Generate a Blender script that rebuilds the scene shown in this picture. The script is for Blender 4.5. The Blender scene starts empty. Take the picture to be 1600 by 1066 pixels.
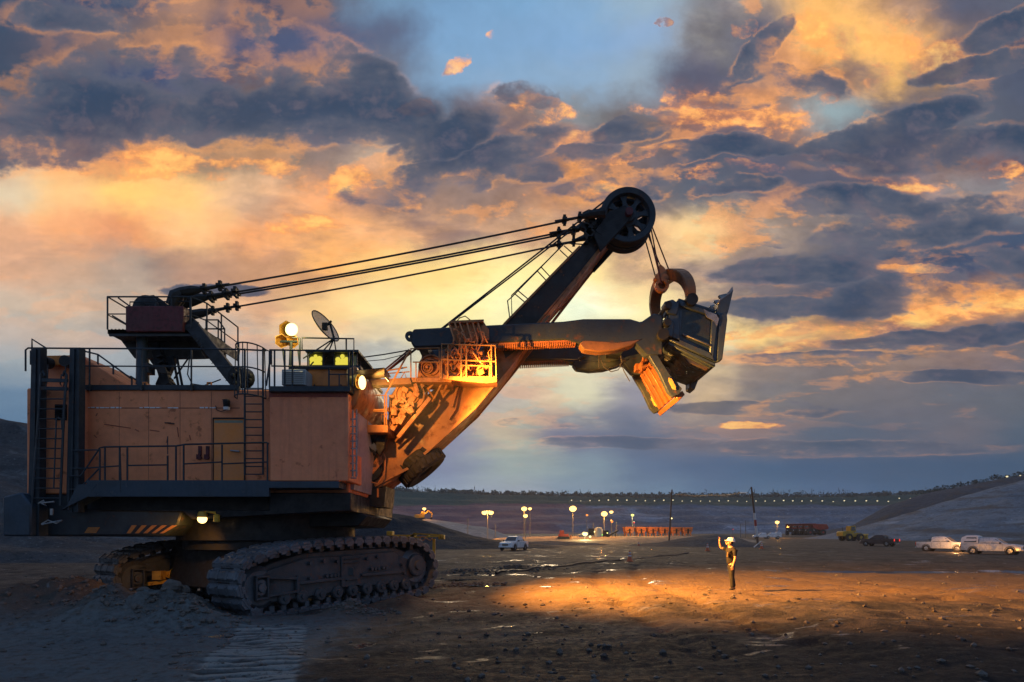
import bpy, math, random
import numpy as np
from mathutils import Vector, Matrix, Quaternion
R = math.radians
random.seed(7)
scene = bpy.context.scene

# ------------------------------------------------------------------ camera, sky, sun, exposure
CAMZ = 2.15                      # eye height above the ground the shovel stands on
cam_d = bpy.data.cameras.new('camera'); cam = bpy.data.objects.new('camera', cam_d)
scene.collection.objects.link(cam); scene.camera = cam
cam.location = (0, 0, CAMZ); cam.rotation_euler = (R(90), 0, 0)
cam_d.sensor_width = 36; cam_d.lens = 22.5; cam_d.shift_y = (842-533)/1600.0
cam_d.clip_start = 0.1; cam_d.clip_end = 5000
vs = scene.view_settings
scene.display_settings.display_device = 'sRGB'
vs.view_transform = 'Standard'; vs.look = 'None'; vs.gamma = 1; vs.exposure = 0.0
scene.cycles.use_denoising = True
scene.cycles.max_bounces = 6; scene.cycles.diffuse_bounces = 3; scene.cycles.glossy_bounces = 3
scene.cycles.transmission_bounces = 4; scene.cycles.transparent_max_bounces = 6
scene.cycles.caustics_reflective = False; scene.cycles.caustics_refractive = False
scene.cycles.sample_clamp_indirect = 4.0

def lin(c):
    return tuple(((v/255.0)/12.92 if v/255.0 <= .04045 else ((v/255.0+.055)/1.055)**2.4) for v in c)

def ease_nodes(nt):
    N, L = nt.nodes, nt.links
    def math_(op, a, b=None, c=None, clamp=False):
        n = N.new('ShaderNodeMath'); n.operation = op; n.use_clamp = clamp
        for i, v in enumerate((a, b, c)):
            if v is None: continue
            if hasattr(v, 'type') and hasattr(v, 'node'): L.new(v, n.inputs[i])
            else: n.inputs[i].default_value = v
        return n.outputs[0]
    def mix(f, a, b, blend='MIX'):
        n = N.new('ShaderNodeMix'); n.data_type = 'RGBA'; n.blend_type = blend
        for i, v in ((0, f), (6, a), (7, b)):
            if hasattr(v, 'node'): L.new(v, n.inputs[i])
            elif i == 0: n.inputs[0].default_value = v
            else: n.inputs[i].default_value = tuple(v)[:3]+(1,)
        return n.outputs[2]
    def rng(v, a, b, c=0.0, d=1.0, smooth=True):
        n = N.new('ShaderNodeMapRange'); n.interpolation_type = 'SMOOTHSTEP' if smooth else 'LINEAR'
        L.new(v, n.inputs[0]); n.inputs[1].default_value = a; n.inputs[2].default_value = b
        n.inputs[3].default_value = c; n.inputs[4].default_value = d
        return n.outputs[0]
    def noise(vec, scale, detail=5, rough=.55, dist=0.0, lac=2.0, col=False):
        n = N.new('ShaderNodeTexNoise'); n.noise_dimensions = '3D'
        if vec is not None: L.new(vec, n.inputs['Vector'])
        n.inputs['Scale'].default_value = scale; n.inputs['Detail'].default_value = detail
        n.inputs['Roughness'].default_value = rough; n.inputs['Distortion'].default_value = dist
        n.inputs['Lacunarity'].default_value = lac
        return n.outputs['Color' if col else 'Fac']
    def mapping(vec, loc=(0,0,0), rot=(0,0,0), scale=(1,1,1)):
        n = N.new('ShaderNodeMapping'); L.new(vec, n.inputs[0])
        n.inputs[1].default_value = loc; n.inputs[2].default_value = rot; n.inputs[3].default_value = scale
        return n.outputs[0]
    return N, L, math_, mix, rng, noise, mapping

# ---- evening sky: colours of the clouded sky by direction, broken up by cloud noise
SKY = [
 (0,   [(66,84,108),(68,80,108),(64,82,110),(175,135,115),(85,85,105),(100,95,108),(120,150,180),(125,160,195),(128,165,200),(135,168,200),(150,172,190),(140,140,145),(170,148,130),(240,185,120),(185,148,122),(95,98,115),(100,105,120)]),
 (60,  [(70,80,100),(105,98,110),(130,112,110),(155,123,108),(85,92,120),(85,95,125),(100,110,135),(130,165,200),(133,166,200),(135,168,203),(145,170,200),(150,145,140),(88,94,116),(248,192,122),(250,190,122),(130,115,115),(75,82,105)]),
 (120, [(68,80,98),(70,82,100),(72,85,115),(75,88,120),(105,92,102),(115,105,110),(112,118,135),(135,165,195),(138,167,196),(142,169,196),(150,168,185),(98,98,116),(112,112,122),(150,122,112),(250,195,120),(108,108,118),(85,92,112)]),
 (180, [(82,80,92),(85,80,92),(95,86,96),(118,108,110),(135,118,112),(105,105,125),(110,112,126),(100,105,120),(150,125,118),(135,138,142),(118,110,112),(165,120,105),(190,140,112),(148,165,170),(110,110,118),(100,105,118),(88,95,110)]),
 (240, [(195,152,125),(250,175,120),(225,160,115),(165,138,115),(158,137,118),(148,128,120),(190,165,145),(120,110,120),(125,112,118),(195,142,112),(130,115,115),(88,94,112),(95,98,115),(112,102,110),(175,130,110),(140,108,102),(95,90,105)]),
 (300, [(215,195,165),(240,195,140),(253,205,130),(250,200,135),(228,185,148),(235,170,125),(142,120,116),(150,127,118),(160,130,115),(215,155,112),(122,116,120),(100,105,118),(100,100,115),(90,95,112),(85,92,112),(150,140,140),(130,132,140)]),
 (360, [(235,180,140),(240,175,130),(228,160,120),(240,190,140),(235,168,122),(245,180,122),(235,178,132),(195,155,128),(200,160,130),(210,168,132),(215,172,132),(240,205,150),(170,150,135),(140,128,125),(100,105,118),(90,98,115),(75,90,115)]),
 (420, [(215,170,140),(200,165,140),(175,155,140),(205,160,130),(225,170,125),(240,180,120),(248,205,135),(248,215,145),(250,230,165),(248,225,160),(228,188,142),(180,155,138),(140,122,118),(85,92,110),(75,85,108),(70,82,108),(68,80,108)]),
 (480, [(196,178,160),(200,176,155),(186,168,152),(202,172,145),(230,180,140),(235,195,140),(245,220,160),(248,230,165),(248,240,185),(238,244,212),(240,225,170),(235,200,150),(120,115,120),(85,90,108),(190,145,110),(190,140,108),(245,180,120)]),
 (515, [(172,172,168),(180,172,162),(172,166,162),(176,166,158),(200,175,155),(225,195,155),(225,205,165),(240,225,165),(245,235,180),(236,235,200),(228,220,178),(225,215,172),(248,208,138),(235,178,115),(130,112,108),(180,138,108),(112,102,106)]),
 (560, [(158,166,170),(160,166,170),(158,164,168),(160,164,166),(160,160,165),(190,180,165),(190,190,180),(220,210,170),(225,215,175),(216,208,178),(215,202,170),(200,180,150),(150,132,122),(125,115,115),(145,124,114),(140,120,115),(112,108,115)]),
 (620, [(110,135,160),(110,135,160),(112,136,160),(115,138,162),(118,140,165),(122,144,170),(130,150,175),(165,160,165),(182,172,162),(205,200,172),(152,150,160),(214,186,148),(130,125,125),(120,115,118),(115,112,118),(105,108,118),(100,105,115)]),
 (680, [(90,120,150),(92,120,150),(95,122,152),(98,124,154),(102,128,158),(110,134,164),(130,145,170),(138,143,165),(168,172,158),(118,124,146),(100,112,135),(128,122,130),(120,116,124),(90,102,120),(95,102,118),(108,106,116),(85,98,115)]),
 (730, [(80,110,140),(82,112,142),(86,114,145),(90,118,148),(95,122,152),(105,126,156),(115,130,160),(130,140,165),(150,164,164),(128,148,162),(98,118,146),(85,106,136),(75,100,130),(72,95,125),(70,92,120),(68,90,118),(65,88,115)]),
 (778, [(80,110,140),(90,118,148),(100,128,156),(110,136,162),(120,144,170),(135,155,178),(150,165,185),(150,165,185),(152,162,178),(130,150,170),(110,135,160),(95,120,150),(85,112,142),(80,105,138),(72,98,130),(68,92,122),(62,85,112)]),
]
DARK = [(60,190,190,62,6),(230,120,250,42,4),(260,165,260,50,0),(150,20,120,28,0),(505,85,125,32,-28),(570,185,100,32,0),(400,200,130,30,0),(690,215,85,26,18),
 (745,262,120,24,22),(640,285,100,26,6),(835,152,48,20,-8),(880,250,90,16,12),(985,285,110,22,4),(1000,195,62,18,14),(1195,75,72,17,44),(1245,128,70,26,-14),(1150,160,60,14,0),
 (1085,232,60,14,0),(1180,232,66,14,0),(1300,226,52,14,0),(1335,318,100,22,0),(1400,205,120,24,20),(1530,105,90,16,12),(1565,50,60,20,20),(1490,235,130,30,8),(1130,290,84,12,0),
 (1420,360,190,30,14),(1290,415,150,20,4),(1490,440,190,34,10),(1185,375,56,10,0),(1215,430,90,10,0),(1250,478,140,14,0),(1520,528,130,14,6),(1400,532,90,12,4),
 (1560,330,90,24,0),(330,455,70,10,0),(1290,560,120,9,0),(1480,590,140,9,0),(1180,640,120,9,0),(980,690,120,8,0),(1300,700,220,10,0),(860,660,70,7,0)]
LIT = [(850,172,46,20,0),(1345,55,95,40,-20),(1430,105,90,30,14),(1285,15,60,24,0),(1085,150,44,18,0),(1120,184,120,15,-6),(1255,165,60,12,16),(1345,262,110,16,-14),(1150,268,80,12,0),
 (1555,258,36,18,0),(868,298,56,8,0),(940,288,60,7,0),(650,168,26,12,0),(1400,505,170,14,12),(1565,470,90,20,12),(1250,512,120,10,4),(60,232,90,16,0),(170,250,110,20,0),(300,262,150,18,0),
 (545,285,30,26,0),(470,345,50,16,0),(1165,50,20,14,0),(1205,414,60,5,0),(1175,666,44,5,0),(775,52,12,7,20),(715,100,26,9,35),(1030,40,14,9,0),(905,215,60,10,10),(1440,420,60,6,0),(1000,235,60,9,12)]
def build_world():
    w = bpy.data.worlds.new('World'); scene.world = w; w.use_nodes = True
    nt = w.node_tree; nt.nodes.clear()
    N, L, M, mix, rng, noise, mapping = ease_nodes(nt)
    out = N.new('ShaderNodeOutputWorld'); bg = N.new('ShaderNodeBackground'); L.new(bg.outputs[0], out.inputs[0])
    tc = N.new('ShaderNodeTexCoord'); sep = N.new('ShaderNodeSeparateXYZ'); L.new(tc.outputs['Generated'], sep.inputs[0])
    dx, dy, dz = sep.outputs
    yy = M('MAXIMUM', dy, 0.12)
    u = M('DIVIDE', dx, yy); v = M('DIVIDE', dz, yy)
    vl = M('LOGARITHM', M('ADD', M('MAXIMUM', v, 0.0), 0.16), math.e)
    cb = N.new('ShaderNodeCombineXYZ'); L.new(u, cb.inputs[0]); L.new(vl, cb.inputs[1]); cb.inputs[2].default_value = 3.7
    q = cb.outputs[0]
    # domain warp
    w1 = noise(q, 3.2, 3, .5, col=True); w2 = noise(q, 10.0, 8, .62, col=True)
    s1 = N.new('ShaderNodeSeparateColor'); L.new(w1, s1.inputs[0]); s2 = N.new('ShaderNodeSeparateColor'); L.new(w2, s2.inputs[0])
    vfall = rng(v, 0.0, 0.6, 0.25, 1.0, False)
    du = M('ADD', M('MULTIPLY', M('SUBTRACT', s1.outputs[0], .5), .09), M('MULTIPLY', M('SUBTRACT', s2.outputs[0], .5), .12))
    dv = M('MULTIPLY', M('ADD', M('MULTIPLY', M('SUBTRACT', s1.outputs[1], .5), .06), M('MULTIPLY', M('SUBTRACT', s2.outputs[1], .5), .09)), vfall)
    X = M('MULTIPLY', M('ADD', M('ADD', u, du), 0.8), 1/1.6, clamp=True)     # 0..1 left to right
    V = M('ADD', v, dv)
    col = None
    for k, (y, cols) in enumerate(SKY):
        rp = N.new('ShaderNodeValToRGB'); cr = rp.color_ramp; cr.interpolation = 'EASE'
        els = cr.elements
        els[0].position = 0; els[1].position = 1
        for i in range(1, 16): els.new(i/16.0)
        for i in range(17): els[i].color = lin(cols[i]) + (1,)
        L.new(X, rp.inputs[0])
        if col is None: col = rp.outputs[0]
        else:
            v0 = (842-y)/1000.0; v1 = (842-SKY[k-1][0])/1000.0
            f = rng(V, v0, v1)                                # 1 at the row above
            col = mix(f, rp.outputs[0], col)
    # cloud banks: soft-edged ellipses in the sky whose outlines are torn by cloud noise
    qs = mapping(q, (0,0,0), (0,0,R(14)), (.66,1.05,1))
    n1 = noise(qs, 6.0, 9, .55, .25); n2 = noise(mapping(q,(5,2,1),(0,0,R(10)),(.72,1.05,1)), 9.0, 9, .62, .2); nf = noise(mapping(q,(2,8,5)), 22.0, 6, .62, .2)
    low = rng(v, 0.06, 0.34, .45, 1.0)
    cw = N.new('ShaderNodeCombineXYZ'); L.new(M('ADD', u, M('MULTIPLY', du, .55)), cw.inputs[0]); L.new(M('ADD', v, M('MULTIPLY', dv, .55)), cw.inputs[1])
    def banks(lst, shift=(0,0)):
        acc = None
        for px, py, rx, ry, ang in lst:
            n = N.new('ShaderNodeMapping'); n.vector_type = 'TEXTURE'; L.new(cw.outputs[0], n.inputs[0])
            n.inputs[1].default_value = ((px-800)/1000+shift[0], (842-py)/1000+shift[1], 0); n.inputs[2].default_value = (0,0,R(ang)); n.inputs[3].default_value = (rx/1000*1.5, ry/1000*1.55, 1)
            g_ = N.new('ShaderNodeTexGradient'); g_.gradient_type = 'SPHERICAL'; L.new(n.outputs[0], g_.inputs[0])
            acc = g_.outputs['Fac'] if acc is None else M('MAXIMUM', acc, g_.outputs['Fac'])
        return acc
    def tear(acc, nz, k=1.5): return M('ADD', acc, M('MULTIPLY', M('SUBTRACT', nz, .5), k))
    warmth = rng(u, -.75, .1, .35, 1.0)
    # lit, orange to yellow cloud
    bl = banks(LIT); ld = M('ADD', tear(M('MINIMUM', M('MULTIPLY', bl, 1.4), .50), n2, 2.0), M('MULTIPLY', M('SUBTRACT', nf, .5), 1.3))
    lcol = mix(rng(ld, .40, .90), lin((246,158,104)), lin((255,206,124)))
    col = mix(M('MULTIPLY', M('MULTIPLY', rng(ld, .32, .66), rng(bl, .0, .25)), .74), col, lcol)
    # scattered small cloud everywhere but in the clear blue
    bw = N.new('ShaderNodeSeparateColor'); L.new(col, bw.inputs[0])
    cloudy = rng(M('SUBTRACT', bw.outputs[0], bw.outputs[2]), -0.14, 0.06)
    amp = M('MULTIPLY', M('MULTIPLY', warmth, rng(v, .12, .4, .25, 1.0)), M('ADD', M('MULTIPLY', cloudy, .96), .02))
    bwn = N.new('ShaderNodeRGBToBW'); L.new(col, bwn.inputs[0]); amp = M('MULTIPLY', amp, rng(bwn.outputs[0], .72, .42, .25, 1.0))
    col = mix(M('MULTIPLY', rng(n1, .50, .60), M('MULTIPLY', amp, .50)), col, lin((92,92,112)))
    col = mix(M('MULTIPLY', M('MULTIPLY', rng(n1, .515, .47), rng(n2, .50, .56)), M('MULTIPLY', amp, .50)), col, lin((250,172,112)))
    # dark banks, their lower edges catching the glow
    kk = M('MULTIPLY', low, 1.0)
    n1b = noise(mapping(q, (.012,-.05,0), (0,0,R(14)), (.66,1.05,1)), 6.0, 9, .55, .25)
    bd = banks(DARK); dd_ = M('ADD', tear(M('MINIMUM', M('MULTIPLY', bd, 1.5), .48), n1, 2.2), M('MULTIPLY', M('SUBTRACT', nf, .5), .9))
    near_ = rng(bd, .0, .22)
    dmask = M('MULTIPLY', rng(dd_, .22, .50), near_)
    fringe = M('MULTIPLY', M('MULTIPLY', rng(dd_, -.06, .30), near_), M('MULTIPLY', M('SUBTRACT', 1.0, dmask), M('MULTIPLY', low, .36)))
    fringe = M('MULTIPLY', fringe, M('MAXIMUM', rng(M('SUBTRACT', n1, n1b), .0, .05), M('MULTIPLY', rng(n2, .48, .58), .8)))
    col = mix(fringe, col, lin((250,176,116)))
    dcol = mix(rng(dd_, .22, .80), lin((110,110,122)), lin((56,74,98)))
    dcol = mix(M('MULTIPLY', rng(nf, .50, .68), .28), dcol, lin((140,118,118)))
    col = mix(M('MULTIPLY', dmask, M('MULTIPLY', low, .88)), col, dcol)
    gain = M('ADD', 1.03, M('MULTIPLY', M('SUBTRACT', nf, .5), M('ADD', M('MULTIPLY', amp, .7), .18)))
    g = N.new('ShaderNodeVectorMath'); g.operation = 'SCALE'; L.new(col, g.inputs[0]); L.new(gain, g.inputs[3]); col = g.outputs[0]
    hs_ = N.new('ShaderNodeHueSaturation'); hs_.inputs['Saturation'].default_value = 1.07; L.new(col, hs_.inputs['Color']); col = hs_.outputs[0]
    bb = N.new('ShaderNodeRGBToBW'); L.new(col, bb.inputs[0]); gg = N.new('ShaderNodeVectorMath'); gg.operation = 'SCALE'; L.new(col, gg.inputs[0]); L.new(rng(bb.outputs[0], .15, .60, .96, 1.18), gg.inputs[3]); col = gg.outputs[0]
    # higher than the photograph sees, behind the viewer, and below the horizon
    up = rng(v, .84, 1.8); col = mix(up, col, lin((118,130,155)))
    front = rng(dy, .10, .42)
    rear = mix(rng(dz, -.02, .6), lin(REAR_LOW), lin(REAR_HIGH))
    n4 = noise(tc.outputs['Generated'], 3.0, 5, .55)
    rg = N.new('ShaderNodeVectorMath'); rg.operation = 'SCALE'; L.new(rear, rg.inputs[0]); L.new(rng(n4,.3,.7,REAR_GAIN*.75,REAR_GAIN*1.25), rg.inputs[3])
    col = mix(front, rg.outputs[0], col)
    col = mix(rng(dz, -.03, .0), lin((40,42,48)), col)
    L.new(col, bg.inputs[0]); bg.inputs[1].default_value = 1.0
    w.cycles.sampling_method = 'MANUAL'; w.cycles.sample_map_resolution = 512
REAR_LOW = (176,186,200); REAR_HIGH = (124,160,212); REAR_GAIN = 0.68
build_world()

# the last glow of the sun, behind the clouds low ahead of the camera
sd = bpy.data.lights.new('sun', 'SUN'); sd.energy = 0.5; sd.angle = R(12); sd.color = (1.0, .72, .42)
sun = bpy.data.objects.new('sun', sd); scene.collection.objects.link(sun)
sun.rotation_euler = Vector((.08, 1.0, .36)).to_track_quat('Z', 'Y').to_euler()

# ------------------------------------------------------------------ helpers
def P(px, py, d):
    """a point of the photograph (1600 px wide) at a known distance d along the view"""
    return Vector(((px-800)/1000.0*d, d, CAMZ+(842-py)/1000.0*d))

class MB:
    """collects shapes; build() links them as ONE mesh object"""
    def __init__(s): s.v = []; s.f = []
    def add(s, vs_, fs_):
        o = len(s.v); s.v.extend([tuple(p) for p in vs_]); s.f.extend([tuple(i+o for i in f) for f in fs_]); return s
    def box(s, c, size, rot=None):
        c = Vector(c); hx, hy, hz = [k/2.0 for k in size]
        vs_ = [Vector((x, y, z)) for x in (-hx, hx) for y in (-hy, hy) for z in (-hz, hz)]
        if rot is not None: vs_ = [rot @ p for p in vs_]
        return s.add([p+c for p in vs_], [(0,1,3,2),(4,6,7,5),(0,4,5,1),(2,3,7,6),(0,2,6,4),(1,5,7,3)])
    def box2(s, a, b):
        a = Vector(a); b = Vector(b)
        return s.box((a+b)/2, [abs(b[i]-a[i]) for i in range(3)])
    def beam(s, a, b, w, h, up=(0,1,0)):
        """box from a to b; w across (along 'up' axis), h the other way"""
        a = Vector(a); b = Vector(b); t = (b-a).normalized(); u = Vector(up)
        if abs(t.dot(u)) > .99: u = Vector((1,0,0))
        n = t.cross(u).normalized(); u = n.cross(t).normalized()
        vs_ = []
        for e in (a, b):
            for i, j in ((-1,-1),(1,-1),(1,1),(-1,1)): vs_.append(e + u*(i*w/2) + n*(j*h/2))
        return s.add(vs_, [(0,1,2,3),(7,6,5,4),(0,4,5,1),(1,5,6,2),(2,6,7,3),(3,7,4,0)])
    def tube(s, pts, r, n=8, cap=True):
        pts = [Vector(p) for p in pts]; o = len(s.v); rr = r if isinstance(r, (list, tuple)) else [r]*len(pts)
        prev = None
        for i, p in enumerate(pts):
            t = (pts[min(i+1, len(pts)-1)] - pts[max(i-1, 0)])
            t = t.normalized() if t.length > 1e-9 else Vector((0,0,1))
            if prev is None:
                u = Vector((0,0,1)) if abs(t.z) < .9 else Vector((0,1,0))
                u = (u - t*u.dot(t)).normalized()
            else: u = (prev - t*prev.dot(t)).normalized()
            prev = u; w = t.cross(u)
            for k in range(n):
                a = 2*math.pi*k/n; s.v.append(tuple(p + (u*math.cos(a)+w*math.sin(a))*rr[i]))
        for i in range(len(pts)-1):
            for k in range(n):
                a = o+i*n+k; b = o+i*n+(k+1) % n; s.f.append((a, b, b+n, a+n))
        if cap:
            s.f.append(tuple(o+k for k in reversed(range(n)))); s.f.append(tuple(o+(len(pts)-1)*n+k for k in range(n)))
        return s
    def rod(s, a, b, r, n=8): return s.tube([a, b], r, n)
    def prism(s, poly, off):
        """planar polygon extruded by a vector"""
        poly = [Vector(p) for p in poly]; off = Vector(off); n = len(poly)
        return s.add(poly+[p+off for p in poly], [tuple(range(n)), tuple(reversed(range(n, 2*n)))] +
                     [(i, i+n, (i+1) % n+n, (i+1) % n) for i in range(n)])
    def prism_px(s, pts, d, t):
        """outline read from the photograph, standing at distance d, thickness t away from the viewer"""
        return s.prism([P(x, y, d) for x, y in pts], (0, t, 0))
    def lathe(s, prof, c, axis=(0,1,0), n=32, a0=0.0):
        """profile [(radius, along)] turned round an axis"""
        ax = Vector(axis).normalized(); u = Vector((0,0,1)) if abs(ax.z) < .9 else Vector((1,0,0))
        u = (u-ax*u.dot(ax)).normalized(); w = ax.cross(u); c = Vector(c); o = len(s.v); m = len(prof)
        for k in range(n):
            a = a0+2*math.pi*k/n; e = u*math.cos(a)+w*math.sin(a)
            for r_, h in prof: s.v.append(tuple(c+e*r_+ax*h))
        for k in range(n):
            for j in range(m-1):
                a = o+k*m+j; b = o+((k+1) % n)*m+j; s.f.append((a, b, b+1, a+1))
        return s
    def cyl(s, c, r, h, axis=(0,1,0), n=24):
        """solid disc centred on c"""
        return s.lathe([(0.0001,-h/2),(r,-h/2),(r,h/2),(0.0001,h/2)], c, axis, n)
    def sphere(s, c, r, n=12, m=8, sc=(1,1,1)):
        o = len(s.v); c = Vector(c)
        for i in range(m+1):
            t = math.pi*i/m
            for k in range(n):
                a = 2*math.pi*k/n
                s.v.append((c.x+r*sc[0]*math.sin(t)*math.cos(a), c.y+r*sc[1]*math.sin(t)*math.sin(a), c.z+r*sc[2]*math.cos(t)))
        for i in range(m):
            for k in range(n):
                a = o+i*n+k; b = o+i*n+(k+1) % n; s.f.append((a, a+n, b+n, b))
        return s
    def ribbon(s, outer, inner, d0, t):
        """curved plate between two outlines (same count), from the photograph"""
        a = [P(x, y, d0) for x, y in outer]; b = [P(x, y, d0) for x, y in inner]; n = len(a)
        o = len(s.v); off = Vector((0, t, 0))
        s.v.extend([tuple(p) for p in a+b] + [tuple(p+off) for p in a+b])
        for i in range(n-1):
            s.f.append((o+i, o+i+1, o+n+i+1, o+n+i)); s.f.append((o+2*n+i, o+3*n+i, o+3*n+i+1, o+2*n+i+1))
            s.f.append((o+i, o+2*n+i, o+2*n+i+1, o+i+1)); s.f.append((o+n+i, o+n+i+1, o+3*n+i+1, o+3*n+i))
        s.f.append((o, o+n, o+3*n, o+2*n)); s.f.append((o+n-1, o+3*n-1, o+4*n-1, o+2*n-1))
        return s
    def build(s, name, m, parent=None, smooth=True, bevel=0, angle=35):
        off = parent_origin(parent)
        me = bpy.data.meshes.new(name)
        me.from_pydata([(x-off.x, y-off.y, z-off.z) for x, y, z in s.v], [], s.f); me.validate()
        import bmesh
        bm = bmesh.new(); bm.from_mesh(me); bmesh.ops.recalc_face_normals(bm, faces=bm.faces)
        bm.to_mesh(me); bm.free()
        if smooth:
            me.polygons.foreach_set('use_smooth', [True]*len(me.polygons)); me.set_sharp_from_angle(angle=R(angle))
        o = bpy.data.objects.new(name, me); scene.collection.objects.link(o)
        if m: me.materials.append(m)
        if parent is not None: o.parent = parent
        if bevel:
            b = o.modifiers.new('bevel', 'BEVEL'); b.width = bevel; b.segments = 1; b.limit_method = 'ANGLE'; b.angle_limit = R(40)
        return o
def parent_origin(p):
    v = Vector((0,0,0))
    while p is not None:
        v = v + Vector(p.location); p = p.parent
    return v
def tag(o, label=None, cat=None, group=None, kind=None):
    if label: o['label'] = label
    if cat: o['category'] = cat
    if group: o['group'] = group
    if kind: o['kind'] = kind
    return o
def thing(name, label, cat, loc=(0,0,0), group=None):
    o = bpy.data.objects.new(name, None); scene.collection.objects.link(o); o.location = loc; o.empty_display_size = .3
    return tag(o, label, cat, group)
def children(o): return [c for c in scene.objects if c.parent == o]
def copy_tree(o, parent=None):
    c = o.copy(); scene.collection.objects.link(c); c.parent = parent
    for ch in list(o.children): copy_tree(ch, c)
    return c

# ------------------------------------------------------------------ materials
MATS = {}
def mat(name, base, dark=None, rust=None, scale=1.0, rough=.6, metal=0.0, bump=.15, streak=0.0, mud=None, rust_amt=.5, dark_amt=.6, spec=.4, coat=0.0, fine=9.0):
    """weathered surface: base colour, large dark blotches, small rust patches, mud low down, optional vertical run marks"""
    if name in MATS: return MATS[name]
    m = bpy.data.materials.new(name); m.use_nodes = True; nt = m.node_tree; nt.nodes.clear()
    N, L, M, mix, rng, noise, mapping = ease_nodes(nt)
    out = N.new('ShaderNodeOutputMaterial'); b = N.new('ShaderNodeBsdfPrincipled'); L.new(b.outputs[0], out.inputs[0])
    geo = N.new('ShaderNodeNewGeometry'); pos = geo.outputs['Position']
    n1 = noise(pos, .9*scale, 6, .6, .3); n2 = noise(pos, 4.0*scale, 7, .65, .2); n3 = noise(pos, fine*scale, 6, .6)
    col = mix(rng(n3, .3, .7, 0, .35), base, tuple(c*.72 for c in base))
    if dark: col = mix(M('MULTIPLY', rng(n1, .42, .68), dark_amt), col, dark)
    if streak:
        st = noise(mapping(pos, (0,0,0), (0,0,0), (7.0, 7.0, .35)), 1.0*scale, 5, .6)
        col = mix(M('MULTIPLY', rng(st, .48, .72), streak), col, dark or tuple(c*.4 for c in base))
    if rust: col = mix(M('MULTIPLY', rng(n2, .60-.16*rust_amt, .70-.10*rust_amt), min(1, .55+.5*rust_amt)), col, rust)
    if mud:
        sx = N.new('ShaderNodeSeparateXYZ'); L.new(pos, sx.inputs[0])
        mz = rng(M('ADD', sx.outputs[2], M('MULTIPLY', n2, 1.6)), mud[1], mud[1]-1.2)
        up = N.new('ShaderNodeSeparateXYZ'); L.new(geo.outputs['Normal'], up.inputs[0])
        mz = M('MAXIMUM', mz, M('MULTIPLY', rng(up.outputs[2], .3, .9), rng(n2, .35, .6)))
        col = mix(M('MULTIPLY', mz, .75), col, mud[0])
    L.new(col, b.inputs['Base Color'])
    L.new(rng(n2, .3, .7, max(.05, rough-.18), min(1, rough+.18)), b.inputs['Roughness'])
    b.inputs['Metallic'].default_value = metal; b.inputs['Specular IOR Level'].default_value = spec
    b.inputs['Coat Weight'].default_value = coat
    if bump:
        bp = N.new('ShaderNodeBump'); bp.inputs['Strength'].default_value = bump; bp.inputs['Distance'].default_value = .05
        L.new(M('ADD', n2, M('MULTIPLY', n3, .5)), bp.inputs['Height']); L.new(bp.outputs[0], b.inputs['Normal'])
    MATS[name] = m
    return m
def emit(name, c, s):
    if name in MATS: return MATS[name]
    m = bpy.data.materials.new(name); m.use_nodes = True; nt = m.node_tree; nt.nodes.clear()
    out = nt.nodes.new('ShaderNodeOutputMaterial'); e = nt.nodes.new('ShaderNodeEmission'); nt.links.new(e.outputs[0], out.inputs[0])
    e.inputs[0].default_value = tuple(c)+(1,); e.inputs[1].default_value = s
    m.cycles.emission_sampling = 'NONE'
    MATS[name] = m; return m
def glass_mat(name, c, rough=.08, alpha=1.0, trans=0.0):
    if name in MATS: return MATS[name]
    m = bpy.data.materials.new(name); m.use_nodes = True; b = m.node_tree.nodes['Principled BSDF']
    b.inputs['Base Color'].default_value = tuple(c)+(1,); b.inputs['Roughness'].default_value = rough
    b.inputs['Specular IOR Level'].default_value = .8; b.inputs['Transmission Weight'].default_value = trans
    MATS[name] = m; return m

M_house  = mat('faded_orange_paint', (.84,.29,.125), (.44,.15,.075), (.16,.045,.02), .7, .62, 0, .10, .16, rust_amt=.12, dark_amt=.55)
M_bright = mat('bright_orange_paint', (.72,.25,.05), (.42,.13,.04), (.16,.04,.015), .9, .5, 0, .12, .2, rust_amt=.3)
M_door   = mat('door_orange_paint', (.74,.27,.09), (.82,.25,.03), None, 1.6, .55, 0, .08, .1)
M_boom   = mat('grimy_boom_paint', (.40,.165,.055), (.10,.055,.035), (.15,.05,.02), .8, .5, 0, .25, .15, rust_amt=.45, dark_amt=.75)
M_boomd  = mat('greasy_shaded_boom', (.014,.012,.013), (.04,.02,.013), (.20,.08,.03), .8, .5, .1, .25, .25, rust_amt=.05)  # grease, plus the upper boom's shade put into the colour
M_steel  = mat('slate_steel', (.022,.036,.050), (.014,.018,.024), (.09,.045,.03), 1.0, .55, .1, .15, .2, rust_amt=.1)
M_black  = mat('black_steel', (.010,.013,.017), (.020,.018,.017), None, 1.2, .6, .1, .2)
M_blue   = mat('blue_black_skirt', (.03,.055,.085), (.018,.03,.042), (.10,.10,.11), 1.1, .5, .1, .15, .4, rust_amt=.05)
M_handle = mat('handle_steel', (.030,.044,.062), (.018,.022,.028), (.13,.05,.022), .75, .45, .2, .25, .1, rust_amt=.15)
M_lattice = mat('dipper_door_paint', (.20,.07,.018), (.07,.04,.03), (.06,.03,.02), .9, .55, .1, .3, .15, rust_amt=.5)
M_dip    = mat('dipper_steel', (.045,.072,.10), (.05,.04,.035), (.09,.055,.04), .9, .42, .35, .35, .25, rust_amt=.25, fine=14)
M_worn   = mat('worn_bright_steel', (.30,.32,.34), (.10,.10,.11), None, 2.5, .35, .6, .3)
M_pad    = mat('worn_pad_paint', (.20,.095,.04), (.06,.045,.04), (.10,.05,.03), .9, .5, .1, .3, .15, rust_amt=.4)
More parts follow.
